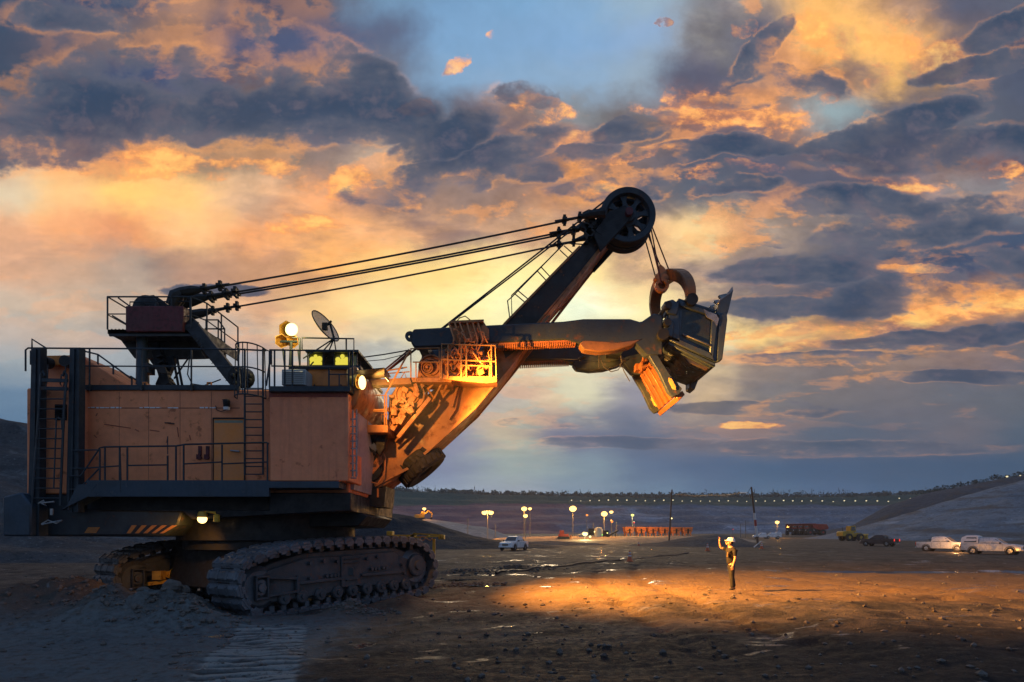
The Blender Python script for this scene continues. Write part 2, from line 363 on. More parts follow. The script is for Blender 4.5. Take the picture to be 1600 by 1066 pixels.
M_bail   = mat('yellow_bail_paint', (.36,.13,.035), (.10,.055,.04), (.08,.04,.025), .9, .5, .1, .3, .15, rust_amt=.4)
M_track  = mat('crawler_steel', (.11,.135,.165), (.04,.045,.05), (.14,.07,.035), 1.3, .5, .35, .35, .15, mud=((.085,.075,.07), 1.0), rust_amt=.15)
M_frame  = mat('crawler_frame_steel', (.060,.075,.090), (.03,.034,.04), (.16,.07,.035), 1.0, .6, .15, .3, .35, mud=((.08,.068,.06), 1.1), rust_amt=.2)
M_red    = mat('dark_red_paint', (.10,.012,.02), (.05,.015,.018), (.03,.02,.02), 1.6, .55, 0, .3, .3, rust_amt=.5)
M_rubber = mat('tyre_rubber', (.025,.024,.024), (.05,.045,.04), None, 2, .75, 0, .3)
M_rope   = mat('greasy_rope', (.03,.03,.032), None, None, 3, .5, .3, 0)
M_ropeR  = mat('red_brown_rope', (.12,.03,.025), None, None, 3, .5, .3, 0)
M_hose   = mat('orange_hose', (.55,.22,.08), None, None, 3, .45, 0, 0)
M_white  = mat('white_paint', (.72,.73,.74), (.5,.5,.5), None, 1.5, .45, 0, .05, dark_amt=.3)
M_gold   = mat('yellow_machine_paint', (.62,.36,.03), (.25,.14,.03), (.15,.07,.02), 1.2, .5, 0, .15)
M_lit    = emit('sodium_lamp_glass', (1.0,.60,.20), 4)
M_litw   = emit('pale_lamp_glass', (1.0,.82,.30), 3)
M_lity   = emit('yellow_lit_window', (.80,.72,.10), .9)
def light(name, kind, loc, energy, col, parent=None, **kw):
    d = bpy.data.lights.new(name, kind); d.energy = energy; d.color = col
    for k, v in kw.items(): setattr(d, k, v)
    o = bpy.data.objects.new(name, d); scene.collection.objects.link(o)
    o.location = Vector(loc)-parent_origin(parent)
    if parent is not None: o.parent = parent
    return o
SOD = (1.0, .40, .065)
FLOOD_W, BEAM_W, WORK_W = 780, 86000, 95

# ------------------------------------------------------------------ the electric rope shovel
SH = thing('mining_shovel', 'giant orange electric rope shovel on crawler tracks with its dipper raised over the pit floor', 'mining shovel', (-8.6, 22.7, 0))
def rails(mb, pts, h, d=None, r=.028, mids=(.5,), post=1.1):
    """handrail through world points on a deck"""
    pts = [Vector(p) for p in pts]
    for a, b in zip(pts, pts[1:]):
        n = max(1, int(round((b-a).length/post)))
        for k in range(n+1):
            p = a.lerp(b, k/n); mb.rod(p, p+Vector((0,0,h)), r, 6)
        mb.rod(a+Vector((0,0,h)), b+Vector((0,0,h)), r, 6)
        for m_ in mids: mb.rod(a+Vector((0,0,h*m_)), b+Vector((0,0,h*m_)), r*.85, 6)
    return mb
HN, HF = 19.4, 26.3          # near and far wall of the machinery house
WK = 18.6                    # outer edge of the side walkway
# --- house body
def xz(px, py, d): p = P(px, py, d); return p.x, p.z
hb = MB()
x0, zt = xz(131, 609, HN); x1, zb = xz(545, 770, HN)
hb.box2((x0, HN, zb), (x1, HF, zt))
house = hb.build('machinery_house', M_house, SH, bevel=.04)
# panel seams and white scrapes along the wall
sm = MB()
for px in (186, 232, 281, 330): sm.box2(P(px, 612, HN-.006), P(px+.9, 750, HN+.01))
sm.box2(P(133, 637, HN-.006), P(375, 638.5, HN+.01)); sm.build('panel_seam', mat('seam_dark', (.20,.09,.06), None, None, 2, .7), house)
sc_ = MB()
rs = random.Random(3)
for a, b in ((136,190),(218,252),(262,280),(312,338)):
    x = a
    while x < b:
        w = rs.uniform(3,9); sc_ = MB(); sc_.box2(P(x, 636.2+rs.uniform(-.4,.4), HN-.01), P(min(x+w,b), 637.6+rs.uniform(0,.8), HN+.005)); sc_.build('scraped_seam', M_white, house); x += w+rs.uniform(.2,2)
mk = MB()
for a, b, c, d_ in ((163,663,204,669),(211,671,217,674),(234,672,249,674),(152,646,150,650),(147,680,151,684),(277,668,279,683),(296,680,298,688),(262,684,260,692)):
    mk = MB(); mk.beam(P(a,b,HN-.008), P(c,d_,HN-.008), .01, .022); mk.build('rust_mark', mat('dark_rust', (.30,.09,.05), (.12,.04,.03), None, 5, .8), house)
mk = MB(); mk.box2(P(257,660,HN-.03), P(267,661.6,HN)); mk.beam(P(262,661,HN-.03), P(272,662,HN-.03), .03, .03); mk.build('wall_bracket', M_black, house)
# --- rear section, a little proud and higher, with the sloping intake hood on its roof
rb = MB()
xa, zr = xz(41, 608, HN-.25); xb, _ = xz(129, 608, HN-.25); _, zrb = xz(50, 772, HN-.25)
rb.box2((xa, HN-.25, zrb), (xb, HF, zr+.03))
rear = rb.build('rear_house_section', M_house, SH, bevel=.04)
hd = MB(); hd.prism_px([(62,606),(62,571),(78,556),(127,555),(205,606)], HN+.25, 5.6)
hd.build('intake_hood', M_house, rear, bevel=.03)
hd = MB(); hd.prism_px([(66,570),(70,556),(125,555),(128,570)], HN+.05, .28); hd.build('hood_edge', M_bright, rear)
hd = MB(); hd.cyl(P(72,566,HN-.2), .17, .3); hd.cyl(P(106,566,HN-.2), .17, .3); hd.build('hood_roller', M_black, rear)
lv = MB()
for k in range(9): lv.box(P(95, 634+k*2.6, HN-.28), (.34,.05,.022), Matrix.Rotation(R(35),3,'X'))
lv.box2(P(86,632,HN-.255), P(104,657,HN-.262)); lv.build('vent_louvre', M_black, rear)
# --- heavy dark columns carrying the boarding ladder at the rear
for (a, b, c, d_) in ((47,543,66,838),(107,543,127,800)):
    cm = MB(); cm.prism_px([(a+2,b),(c-1,b),(c-3,d_),(a-4,d_)], 18.75, .22)
    cm.prism_px([(a+6,b+2),(a+9,b+2),(a+5,d_),(a+2,d_)], 18.70, .05)
    cm.prism_px([(c-6,b+2),(c-3,b+2),(c-5,d_),(c-8,d_)], 18.70, .05); cm.build('ladder_column', M_steel, SH)
ld = MB()
for xt, xm, xb_ in ((64,61,50),(104,100,94)):
    pts = [P(xt+6 if xt<80 else xt-6, 588, 18.6), P(xt+3 if xt<80 else xt-3, 580, 18.6), P(xt, 586, 18.6), P(xm, 640, 18.6), P(xb_, 790, 18.6)]
    ld.tube(pts, .035, 6)
for k in range(12):
    y = 608+k*15.5; f = (y-608)/180.0
    ld.rod(P(63-11*f, y, 18.6), P(103-8*f, y, 18.6), .02, 6)
for y in (594, 607): ld.beam(P(64,y,18.62), P(106,y+1,18.62), .06, .10)
ld.rod(P(88,655,18.45), P(84,762,18.45), .02, 6); ld.tube([P(88,655,18.45),P(91,652,18.45),P(96,656,18.45),P(97,672,18.45)], .02, 6)
ld.build('boarding_ladder', M_steel, SH)
cable = MB()
for a in (72, 100):
    cable.tube([P(a+3,570,18.7), P(a+2,595,18.65), P(a-2,606,18.62), P(a-6,600,18.62), P(a-4,585,18.65)], .018, 6)
cable.build('pull_cable', M_rope, SH)
# --- roof coaming, roof rails
rc = MB(); rc.box2(P(131,609,HN-.06), P(376,603.5,HN+.1)); rc.box2(P(131,609,HN+.11), (P(555,609,HN).x, HF, zt+.04)); rc.build('roof_edge', M_steel, SH)
rr = MB()
zr0 = P(0,604,HN).z
def railpx(mb, pts, d, r=.026, n=6):
    mb.tube([P(x, y, d) for x, y in pts], r, n)
railpx(rr, [(40,580),(40,547),(44,544),(375,546),(416,548)], HN-.1); railpx(rr, [(128,572),(221,572.5),(375,573)], HN-.1, .022)
for px in (140, 221, 299): railpx(rr, [(px,604),(px,546)], HN-.1)
for px in (138, 219, 297): rr.box2(P(px,610,HN-.14), P(px+5,601,HN-.05))
railpx(rr, [(50,548),(50,530),(72,544),(72,552)], HN-.1); railpx(rr, [(48,548),(48,570)], HN-.1)
railpx(rr, [(128,548),(153,554),(204,591)], HN+.6); railpx(rr, [(204,588),(213,594)], HN+.6)
for px, ya, yb in ((153,554,577),(177,572,586),(206,590,603)): railpx(rr, [(px,ya),(px,yb)], HN+.6)
ra = P(43,604,HF-.3); rr2 = P(375,604,HN)
rr.build('roof_railing', M_steel, SH); rr = MB()
rails(rr, [Vector((P(40,0,HN).x, HF-.2, zr0)), Vector((P(420,0,HN).x, HF-.2, zr0))], 1.05, r=.024, post=1.6)
rr.build('roof_railing', M_steel, SH)
for px in (161, 193, 226, 327):
    mb = MB(); mb.tube([P(px-3,604,HN+.7),P(px-3,598,HN+.7),P(px+3,598,HN+.7),P(px+3,604,HN+.7)], .03, 6); mb.build('lifting_eye', M_bright, SH)
# --- side door, wall lamp, hasps
dr = MB(); dr.box2(P(334,655,HN-.03), P(382,752,HN+.02)); door = dr.build('side_door', M_door, SH)
dr = MB(); dr.box2(P(332,652.5,HN-.07), P(384,655,HN)); dr.box2(P(332,652.5,HN-.05),P(334.5,752,HN)); dr.box2(P(381,652.5,HN-.05),P(383.5,752,HN)); dr.build('door_frame', M_black, door)
dr = MB(); dr.box2(P(335,657,HN-.034), P(380,661,HN-.02)); dr.build('door_plate', mat('grey_green', (.25,.27,.2), None, None, 2, .6), door)
dr = MB(); dr.rod(P(360,704,HN-.1), P(374,705.5,HN-.1), .025); dr.rod(P(372,705,HN-.1), P(372,705,HN), .02); dr.build('door_handle', M_worn, door)
for px in (309.5, 321.5):
    hs = MB(); hs.box2(P(px,697,HN-.05), P(px+6,712,HN)); hs.box2(P(px-3,710,HN-.09), P(px+5,718,HN)); hs.cyl(P(px+3,715,HN-.09), .05, .06); hs.build('door_hasp', M_red, SH)
wl = MB(); wl.box2(P(347,625,HN-.3), P(359,627.5,HN)); wl.lathe([(.05,0),(.09,.05),(.11,.22),(.08,.26)], P(354,638,HN-.18), (0,0,1), 12)
wl.tube([P(353,641,HN-.1),P(345,643,HN-.05),P(338,640,HN-.03),P(337,634,HN-.02)], .012, 6); lamp0 = wl.build('wall_lamp', M_black, SH)
wl = MB(); wl.lathe([(.0001,-.08),(.09,-.06),(.10,.02),(.06,.03)], P(354,637.5,HN-.18), (0,0,1), 12); wl.build('lamp_glass', M_white, lamp0)
# --- side walkway with its skirt and rails
wk = MB()
zk = P(0,751,WK).z
wk.box2((P(135,0,WK).x, WK, P(0,750.5,WK).z), (P(420,0,WK).x, HN-.005, P(0,757,WK).z))
wk.prism_px([(137,776),(152,757),(420,751),(420,776)], WK, .12); wk.prism_px([(95,797),(137,776),(152,756),(121,757),(105,790)], WK, .6)
walk = wk.build('side_walkway', M_blue, SH)
wr = MB()
railpx(wr, [(107,744),(126,744),(156,700),(163,698.5),(275,697),(290,694.5),(417,691.5),(420,694)], WK+.05)
railpx(wr, [(112,704),(157,703)], WK+.05, .022); railpx(wr, [(112,732),(130,732),(157,730),(188,728)], WK+.05, .022)
railpx(wr, [(107,765),(120,765),(132,756),(156,731)], WK+.05); railpx(wr, [(107,744),(107,797)], WK+.05)
for a, b in ((200,262),(288,347),(347,418)): railpx(wr, [(a,727.5 if a<250 else 725),(b,726.5 if b<300 else 722)], WK+.05, .022)
for px, ya in ((156,702),(164,699),(187,698),(199,698),(275,697.5),(287,695),(347,695),(418,692.5)): railpx(wr, [(px,ya),(px,770 if px!=156 else 757)], WK+.05)
railpx(wr, [(262,712),(262,768)], WK+.05); railpx(wr, [(187,699),(189,770)], WK+.02)
railpx(wr, [(262,710),(262,682)], HN-.2, .014)
wr.build('walkway_railing', M_steel, SH)
# --- caged ladder to the roof
cl = MB()
for px in (382.5, 411): railpx(cl, [(px,545),(px,742)], WK+.15, .03)
for k in range(12): railpx(cl, [(384,607+k*12.2),(411,607+k*12.2)], WK+.15, .018)
def hoop(y, w, dpt, r=.022, x0=393):
    pts = []
    for k in range(11):
        a = math.pi*k/10; pts.append(P(x0,y,WK+.15)+Vector((-math.cos(a)*w, -math.sin(a)*dpt, 0)))
    cl.tube(pts, r, 6); return pts
h1 = hoop(545, .38, .62); h2 = hoop(582, .40, .62); h3 = hoop(623, .42, .62)
for k in (0,2,4,5,6,8,10): cl.tube([h1[k], h2[k], h3[k]], .016, 5)
railpx(cl, [(411,545),(421,549),(421,606)], WK+.1); railpx(cl, [(375,604),(372,560),(374,546)], WK+.15)
cl.build('caged_ladder', M_steel, SH)
mb = MB(); rs = random.Random(5)
mb.lathe([(.10,-.3),(.30,-.28),(.33,-.1),(.30,.1),(.33,.25),(.1,.3)], P(377,590,20.6), (.2,1,.1), 14)
for k in range(9):
    a = rs.uniform(0,6.3); mb.sphere(P(377,590,20.3)+Vector((math.cos(a)*.27, 0, math.sin(a)*.27)), .09, 6, 5)
mb.build('coiled_hose_reel', M_black, SH)
# --- electrical cabinet at the front of the near side, and the wall behind the ladder
cb_ = MB(); cb_.box2(P(421,614,WK+.02), (P(545,0,WK).x, HN+.8, P(0,752,WK).z)); cab = cb_.build('front_cabinet', mat('cabinet_paint', (.80,.28,.13), (.40,.11,.07), (.20,.04,.03), .8, .6, 0, .08, .45, rust_amt=.02, dark_amt=.3), SH, bevel=.03)
cb_ = MB(); cb_.box2(P(420,620.5,WK+.01), P(546,613.7,WK+.3)); cb_.build('stained_top_band', mat('rust_red_band', (.30,.07,.045), (.12,.03,.03), (.5,.25,.1), 2.5, .7, 0, .2, .3, rust_amt=.2), cab)
cb_ = MB(); cb_.box2(P(420,752,WK-.01), P(546,767,WK+1.2)); cb_.build('blue_base_band', M_blue, cab)
# --- front upper deck with rails
fd = MB(); fd.box2(P(420,611.5,WK-.15), (P(547,0,WK-.15).x, HF, P(0,603.5,WK-.15).z)); deck = fd.build('front_deck', M_steel, SH)
fr = MB()
D1 = WK-.1
railpx(fr, [(424,548),(421,547),(545,548),(553,549)], D1); railpx(fr, [(424,572),(545,574)], D1, .022)
for px in (429, 445, 457, 545, 551, 514): railpx(fr, [(px,604),(px,548 if px!=514 else 575)], D1)
railpx(fr, [(424,548),(416,603)], D1); railpx(fr, [(424,546),(424,570)], D1)
fr.build('deck_railing', M_steel, SH); fr = MB()
railpx(fr, [(472,548),(472,528),(553,529.5),(553,580)], 20.3); railpx(fr, [(541,529),(541,552)], 20.3); railpx(fr, [(469,529),(469,604)], 20.3, .02)
railpx(fr, [(457,528),(468,528),(468,560)], 20.3, .02); railpx(fr, [(555,566),(563,567),(563,585)], 20.3)
fr.build('deck_railing', M_steel, SH); fr = MB(); railpx(fr, [(515,585),(545,585)], D1, .02); railpx(fr, [(530,585),(530,604)], D1, .02)
fr.build('deck_railing', M_steel, SH)
ac = MB(); ac.box2(P(440,602,19.0), (P(478,0,19.0).x, 20.2, P(0,577,19.0).z)); acu = ac.build('air_conditioner', mat('ac_grey', (.42,.46,.47), (.25,.27,.27), None, 2, .5), deck, bevel=.02)
ac = MB()
for k in range(7): ac.box(P(458, 581+k*3.1, 18.98), (.6,.05,.03), Matrix.Rotation(R(30),3,'X'))
ac.build('grille', mat('ac_pale', (.55,.58,.58), None, None, 2, .5), acu)
# --- operator's cab
cbx = MB(); cbx.box2(P(481,604,19.6), (P(560,0,19.6).x, 22.8, P(0,576,19.6).z)); opc = cbx.build('operator_cab', M_bright, SH, bevel=.03)
cbx = MB(); cbx.box2(P(452,576,19.5), (P(563,0,19.5).x, 22.9, P(0,571,19.5).z))
for px in (481, 505.5, 522, 547, 558): cbx.box2(P(px-1.2,572,19.65), P(px+1.2,549,19.75))
cbx.box2(P(477,550,19.55), (P(560,0,19.55).x, 22.9, P(0,546.5,19.55).z)); cbx.build('cab_frame', M_steel, opc)
cbx = MB()
for a, b in ((482.5,504),(523.5,546),(548.5,557)): cbx.box2(P(a,571,19.78), P(b,550.5,19.80))
cbx.build('cab_window', glass_mat('yellow_green_glass', (.35,.33,.06), .12), opc)
cbx = MB()
for px,py,r_ in ((488,562,.09),(493,557,.06),(499,561,.09),(494,564,.08)): cbx.sphere(P(px,py,19.74), r_, 10, 7, (1,.3,1))
cbx.box2(P(484,570,19.75), P(503,565.5,19.77)); cbx.build('cab_inner_lamp', emit('cab_glow', (.85,.72,.08), .95), opc); cbx = MB()
for px,py,r_ in ((528,562,.08),(535,557,.07),(541,562,.08),(535,564,.08)): cbx.sphere(P(px,py,19.74), r_, 10, 7, (1,.3,1))
cbx.box2(P(524,570,19.75), P(544,565.5,19.77)); cbx.build('cab_inner_lamp', emit('cab_glow', (.95,.85,.10), 1.3), opc)
cbx = MB(); cbx.prism_px([(541,577),(556,571),(566,596),(563,618),(556,632),(545,646),(541,640)], 18.9, 3.6); cbx.build('cab_nose', M_boom, opc, bevel=.04)
cbx = MB()
for k in range(9): cbx.rod(P(545,655+k*11.5,18.8), P(557,655+k*11.5,18.8), .02, 6)
for px in (545.5, 551, 557): cbx.rod(P(px,640,18.8), P(px,745,18.8), .028, 6)
cbx.build('front_ladder', M_worn, SH)
cbx = MB(); cbx.prism_px([(541,640),(560,640),(560,690),(553,765),(541,765)], 19.6, 4.0); cbx.build('front_bulkhead', mat('pale_panel', (.38,.34,.36), (.2,.17,.16), None, 1.5, .5, 0, .1, .4), SH)
# --- light cluster: three floodlight heads on a mast
fl = MB(); fl.rod(P(452,604,20.5), P(455,535,20.5), .05); fl.rod(P(442,545,20.5), P(448,604,20.5), .03); fl.rod(P(466,548,20.5), P(472,604,20.5), .03)
fl.rod(P(438,534,20.5), P(465,534,20.5), .04); mast = fl.build('floodlight_mast', M_steel, SH)
def head(c, ax, r_, on, parent, nm='floodlight_head'):
    h = MB(); h.lathe([(.001,.34),(r_*.55,.30),(r_*.95,.04),(r_*1.05,0),(r_*.95,0)], c, ax, 6); o = h.build(nm, mat('lamp_housing', (.40,.20,.03), (.1,.05,.02), None, 2, .5), parent, smooth=False)
    return o
head(P(447,514,20.5), (.15,1,.0), .26, True, mast)
g = MB(); g.sphere(P(455.5,515,20.36), .20, 14, 9, (1,.5,1)); g.build('lit_lamp_glass', emit('flood_glow', (1.0,.86,.28), 3.5), mast)
head(P(440,533,20.5), (-.7,1,.2), .22, False, mast); head(P(457,533,20.5), (.3,1,.35), .22, False, mast)
light('flood_light', 'POINT', P(458,516,20.0), 90, (1.0,.78,.25), SH, shadow_soft_size=.2)
# --- mesh dish aerial on tripod
da = MB(); c = P(507,511,20.2); ax = Vector((.82,-.30,.52)).normalized()
prof = [(.001,-.10),(.22,-.085),(.42,-.03),(.55,.04),(.56,.055),(.42,-.015),(.22,-.07),(.001,-.085)]
da.lathe(prof, c, ax, 28); 
dm = bpy.data.materials.new('dish_mesh'); dm.use_nodes = True; nt = dm.node_tree
pb = nt.nodes['Principled BSDF']; pb.inputs['Base Color'].default_value = (.25,.28,.33,1); pb.inputs['Alpha'].default_value = .55; pb.inputs['Roughness'].default_value = .5
dish = da.build('dish_aerial', dm, SH)
da = MB(); pts = []
u_ = ax.cross(Vector((0,0,1))).normalized(); w_ = ax.cross(u_)
da.tube([c+ax*.05+(u_*math.cos(k*math.pi/12)+w_*math.sin(k*math.pi/12))*.56 for k in range(25)], .02, 6)
da.rod(c, c+ax*.30, .035); da.box(c+ax*.02, (.16,.12,.22)); da.tube([c+ax*.1, P(516,507,20.2), P(522,529,20.2)], .035, 6)
da.build('dish_rim', M_black, dish)
da = MB()
for px, py, d_ in ((457,603,19.3),(474,560,19.3),(491,603,19.6),(533,603,19.6)): da.rod(P(522,529,20.2), P(px,py,d_), .022, 6)
da.rod(P(478,548,19.4), P(522,549,20), .018, 6); da.build('aerial_tripod', M_steel, dish)

# --- underside: side skirt, rotating frame, counterweight with hazard stripes, swing circle
uf = MB()
zt2 = P(0,770,HN).z; zu = P(0,800,HN).z
uf.box2((P(131,0,HN).x, HN+.1, zu), (P(548,0,HN).x, HF-.1, zt2)); uf.prism_px([(150,797),(420,797),(420,770),(548,770),(548,798),(300,812),(285,800)], HN-.3, .4)
uf.prism_px([(420,798),(548,796),(575,806),(560,822),(480,824),(420,812)], HN+1.2, 4.2)
frame_o = uf.build('rotating_frame', M_black, SH, bevel=.03)
cw = MB(); cw.prism_px([(15,838),(35,772),(105,772),(122,797),(285,797),(278,820),(256,837)], HN-.2, 6.6); cw.build('counterweight', M_steel, SH, bevel=.05)
cw = MB(); cw.prism_px([(3,838),(3,776),(33,769),(48,790),(48,838)], HN-.9, 1.6); cw.build('corner_bumper', M_blue, SH, bevel=.05)
# hazard stripes on the counterweight's lower front edge
st1, st2 = MB(), MB(); q0 = [P(198,833.5,HN-.215), P(256,833.5,HN-.215), P(277,821,HN-.215), P(206,821,HN-.215)]
for k in range(9):
    f0, f1 = k/9, (k+1)/9
    a = q0[0].lerp(q0[1], f0); b = q0[0].lerp(q0[1], f1); c2 = q0[3].lerp(q0[2], f1); d2 = q0[3].lerp(q0[2], f0)
    (st1 if k % 2 == 0 else st2).prism([a,b,c2,d2], (0,-.01,0))
st1.build('hazard_stripe', mat('dull_hazard_paint', (.33,.15,.035), (.15,.07,.03), None, 3, .6, 0, .1), SH); st2.build('dark_stripe', M_black, SH)
st1 = MB(); st1.prism_px([(132,833),(150,833),(156,824),(138,824)], HN-.215, -.01); st1.build('hazard_stripe', mat('dull_hazard_paint', (.33,.15,.035), (.15,.07,.03), None, 3, .6, 0, .1), SH)
st1 = MB(); st1.tube([P(65,819,18.5),P(75,813,18.5),P(88,818,18.5),P(96,814,18.5)], .02, 6); st1.rod(P(65,820,18.5), P(97,813,18.5), .02); st1.tube([P(60,787,18.5),P(68,782,18.5),P(72,790,18.5),P(64,786,18.5),P(85,784,18.5)], .025, 6)
st1.box2(P(78,795,18.5), P(84,805,18.55)); st1.build('frayed_rope_knot', M_worn, SH)
# swing circle
sw = MB(); cc = Vector((-8.6, 22.7, 0))
sw.lathe([(2.2,1.75),(2.75,1.8),(2.75,2.15),(2.35,2.2),(2.35,2.65),(2.75,2.7),(2.75,3.1),(1.5,3.1)], cc, (0,0,1), 48); sw.build('swing_circle', M_black, SH)
sw = MB()
for k in range(36):
    a = 2*math.pi*k/36; sw.cyl(cc+Vector((2.5*math.cos(a), 2.5*math.sin(a), 2.42)), .17, .42, (0,0,1), 8)
sw.build('swing_roller', M_black, SH)
sw = MB(); sw.lathe([(2.82,2.08),(2.95,2.1),(2.95,2.98),(2.82,3.0)], cc, (0,0,1), 48); sw.build('added_shade_ring', M_black, SH)  # added black ring, stands in for shade over the lit rollers
# work lamp under the frame
hl = MB(); hl.tube([P(320,801,19.0),P(322,800,19.0),P(336,801,19.0),P(337,806,19.0)], .03, 6); hl.lathe([(.05,-.12),(.09,-.1),(.09,.1),(.05,.12)], P(338.5,810,19.0), (0,0,1), 10); hl.rod(P(318,806,19.0), P(321,800,19.2), .03)
hl.lathe([(.10,.16),(.13,.1),(.15,0),(.13,-.01)], P(316.5,808,19.0), (0,0,1), 12); wlp = hl.build('work_lamp', M_gold, SH)
hl = MB(); hl.sphere(P(316,811,19.0), .135, 14, 9); hl.build('lit_lamp_glass', M_lit, wlp)
wl_ = light('work_light', 'SPOT', P(312,816,18.8), WORK_W*2.2, SOD, SH, shadow_soft_size=.1, spot_size=R(130), spot_blend=.8); wl_.rotation_euler = Vector((-2.6,1.9,-2.4)).to_track_quat('-Z','Y').to_euler()

# ------------------------------------------------------------------ crawlers and car body
T = Vector((.581,.814,0)).normalized(); NRM = Vector((-T.y, T.x, 0)); L0 = Vector((-7.2,16.9,0))
BELT = [(.03,.75),(.03,1.1),(.2,1.47),(.62,1.64),(1,1.76),(1.45,1.88),(2.2,1.97),(3.45,2.05),(4.6,2.10),(5.6,2.13),(6.35,2.12),(6.85,2.02),(7.25,1.82),(7.58,1.5),(7.74,1.1),(7.62,.68),(7.2,.33),(6.6,.20),(5.4,.16),(4.1,.13),(2.2,.05),(1.1,-.02),(.62,.03),(.22,.34)]
def loop_points(poly, n):
    pts = [Vector((a,0,b)) for a, b in poly]; seg = [(pts[(i+1) % len(pts)]-pts[i]).length for i in range(len(pts))]; tot = sum(seg); out = []
    for k in range(n):
        s_ = tot*k/n; i = 0
        while s_ > seg[i]: s_ -= seg[i]; i += 1
        a, b = pts[i], pts[(i+1) % len(pts)]; out.append(a.lerp(b, s_/seg[i]))
    return out
def track_pt(s_, w, z, base): p = base + T*s_ + NRM*w; return Vector((p.x, p.y, z))
# one shoe, made once at the origin: x along the belt, y across it, z outward
def shoe_mesh():
    m = MB(); W = 1.5
    m.box((0,W/2,-.03), (.37,W,.10)); 
    m.prism([(-.17,0,.02),(-.10,0,.105),(.08,0,.105),(.17,0,.02)], (0,W,0))
    for y in (.10,.52,.98,1.40): m.box((.0,y,.09), (.26,.09,.06))
    m.box((0,.45,-.16), (.16,.14,.2)); m.box((0,1.05,-.16), (.16,.14,.2)); m.box((.2,.28,-.03), (.12,.3,.08)); m.box((.2,1.22,-.03), (.12,.3,.08))
    m.box((-.0,.03,-.09), (.20,.06,.12))
    o = m.build('track_shoe', M_track, None, smooth=False, bevel=.012); me = o.data; return o
SHOE = shoe_mesh(); NSH = 44
def crawler(base, near):
    body = MB()
    q = lambda s_, w, z: track_pt(s_, w, z, base)
    prof = [(.45,.62),(.55,1.15),(1.2,1.45),(2.3,1.72),(4.0,1.80),(6.0,1.85),(6.9,1.60),(7.2,1.2),(7.0,.75),(6.4,.52),(4.0,.42),(1.6,.32),(.8,.34)]
    body.prism([q(a, .42, b) for a, b in prof], NRM*.75)
    outer = .34 if near else 1.16
    cr = body.build('crawler', M_frame, SH, bevel=.03)
    # side plate outline standing proud, toe box, central plate, rails
    for side in (.30, 1.17):
        pl = MB(); th = NRM*(.10)
        pl.prism([q(a, side, b) for a, b in ((.62,.50),(.62,1.02),(1.1,1.28),(2.3,1.58),(3.6,1.62),(3.6,.52),(2.3,.42),(1.2,.36))], th)
        pl.prism([q(a, side, b) for a, b in ((4.35,.62),(4.35,1.64),(5.9,1.72),(6.1,1.55),(6.15,.62))], th)
        pl.prism([q(a, side-.05 if side < 1 else side+.05, b) for a, b in ((3.58,.62),(3.58,1.60),(4.37,1.64),(4.37,.66))], th)
        pl.prism([q(a, side, b) for a, b in ((6.1,.62),(6.1,1.55),(6.75,1.42),(7.1,1.1),(6.8,.75))], th)
        pl.build('side_plate', M_frame, cr, bevel=.02)
        s2 = side-.08 if side < 1 else side+.12
        rl = MB(); 
        for a, b, z0, z1 in ((.95,1.95,1.08,1.00),(1.95,3.6,.86,.92),(4.37,6.1,.98,1.02)): rl.beam(q(a,s2,z0), q(b,s2,z1), .10, .09, up=tuple(NRM))
        rl.beam(q(1.0,s2,.55), q(1.95,s2,.62), .1, .07, up=tuple(NRM)); rl.beam(q(1.95,s2,1.08), q(1.95,s2,.56), .12, .09, up=tuple(NRM))
        for a in (.62, .98): rl.beam(q(a,s2,.50), q(a,s2,1.08), .12, .06, up=tuple(NRM))
        rl.beam(q(.6,s2,.48), q(1.0,s2,.50), .12, .06, up=tuple(NRM)); rl.beam(q(.6,s2,1.10), q(1.05,s2,1.10), .12, .06, up=tuple(NRM))
        for a, b in ((3.66,1.5),(3.66,1.38)): rl.beam(q(a,s2,b), q(a+.6,s2,b+.03), .06, .03, up=tuple(NRM))
        rl.box(q(3.95,s2,1.12), (.16,.10,.24)); rl.beam(q(3.75,s2,.85), q(4.2,s2,.87), .08, .04, up=tuple(NRM))
        rl.build('frame_rail', M_frame, cr, bevel=.012)
        for a, b in ((2.4,1.42),(2.9,1.47),(3.4,1.45),(4.6,1.50),(5.05,1.55),(2.4,.98),(3.0,1.02),(3.15,1.02),(3.3,1.02),(3.42,1.02),(4.8,1.16),(4.95,1.16),(5.1,1.16),(5.3,1.18),(5.45,1.18),(6.2,1.25),(6.3,.95)):
            bo = MB(); bo.cyl(q(a,s2,b), .055, .10, NRM, 8); bo.build('bolt_head', M_frame, cr)
        for k, a in enumerate((1.55,2.15,2.8,3.45,4.05,4.65,5.25,5.85,6.4)):
            z0 = .40+.055*a*.5
            ro = MB(); ro.lathe([(.001,-.14),(.07,-.14),(.08,-.09),(.17,-.09),(.20,-.05),(.20,.10),(.001,.10)], q(a, side+(.0 if side<1 else .1), z0), NRM if side<1 else -NRM, 18); ro.build('track_roller', M_frame, cr)
        sp = MB(); sg = 1 if side < 1 else -1
        sp.lathe([(.001,-.20),(.16,-.20),(.18,-.12),(.36,-.12),(.40,-.08),(.40,.1),(.001,.1)], q(6.92,side,1.22), NRM*sg, 24)
        sp.build('drive_hub', M_frame, cr)
        sp = MB(); sp.lathe([(.001,-.14),(.12,-.14),(.14,-.06),(.22,-.06),(.24,.1),(.001,.1)], q(.80,side,.80), NRM*sg, 20); sp.build('idler_hub', M_track, cr)
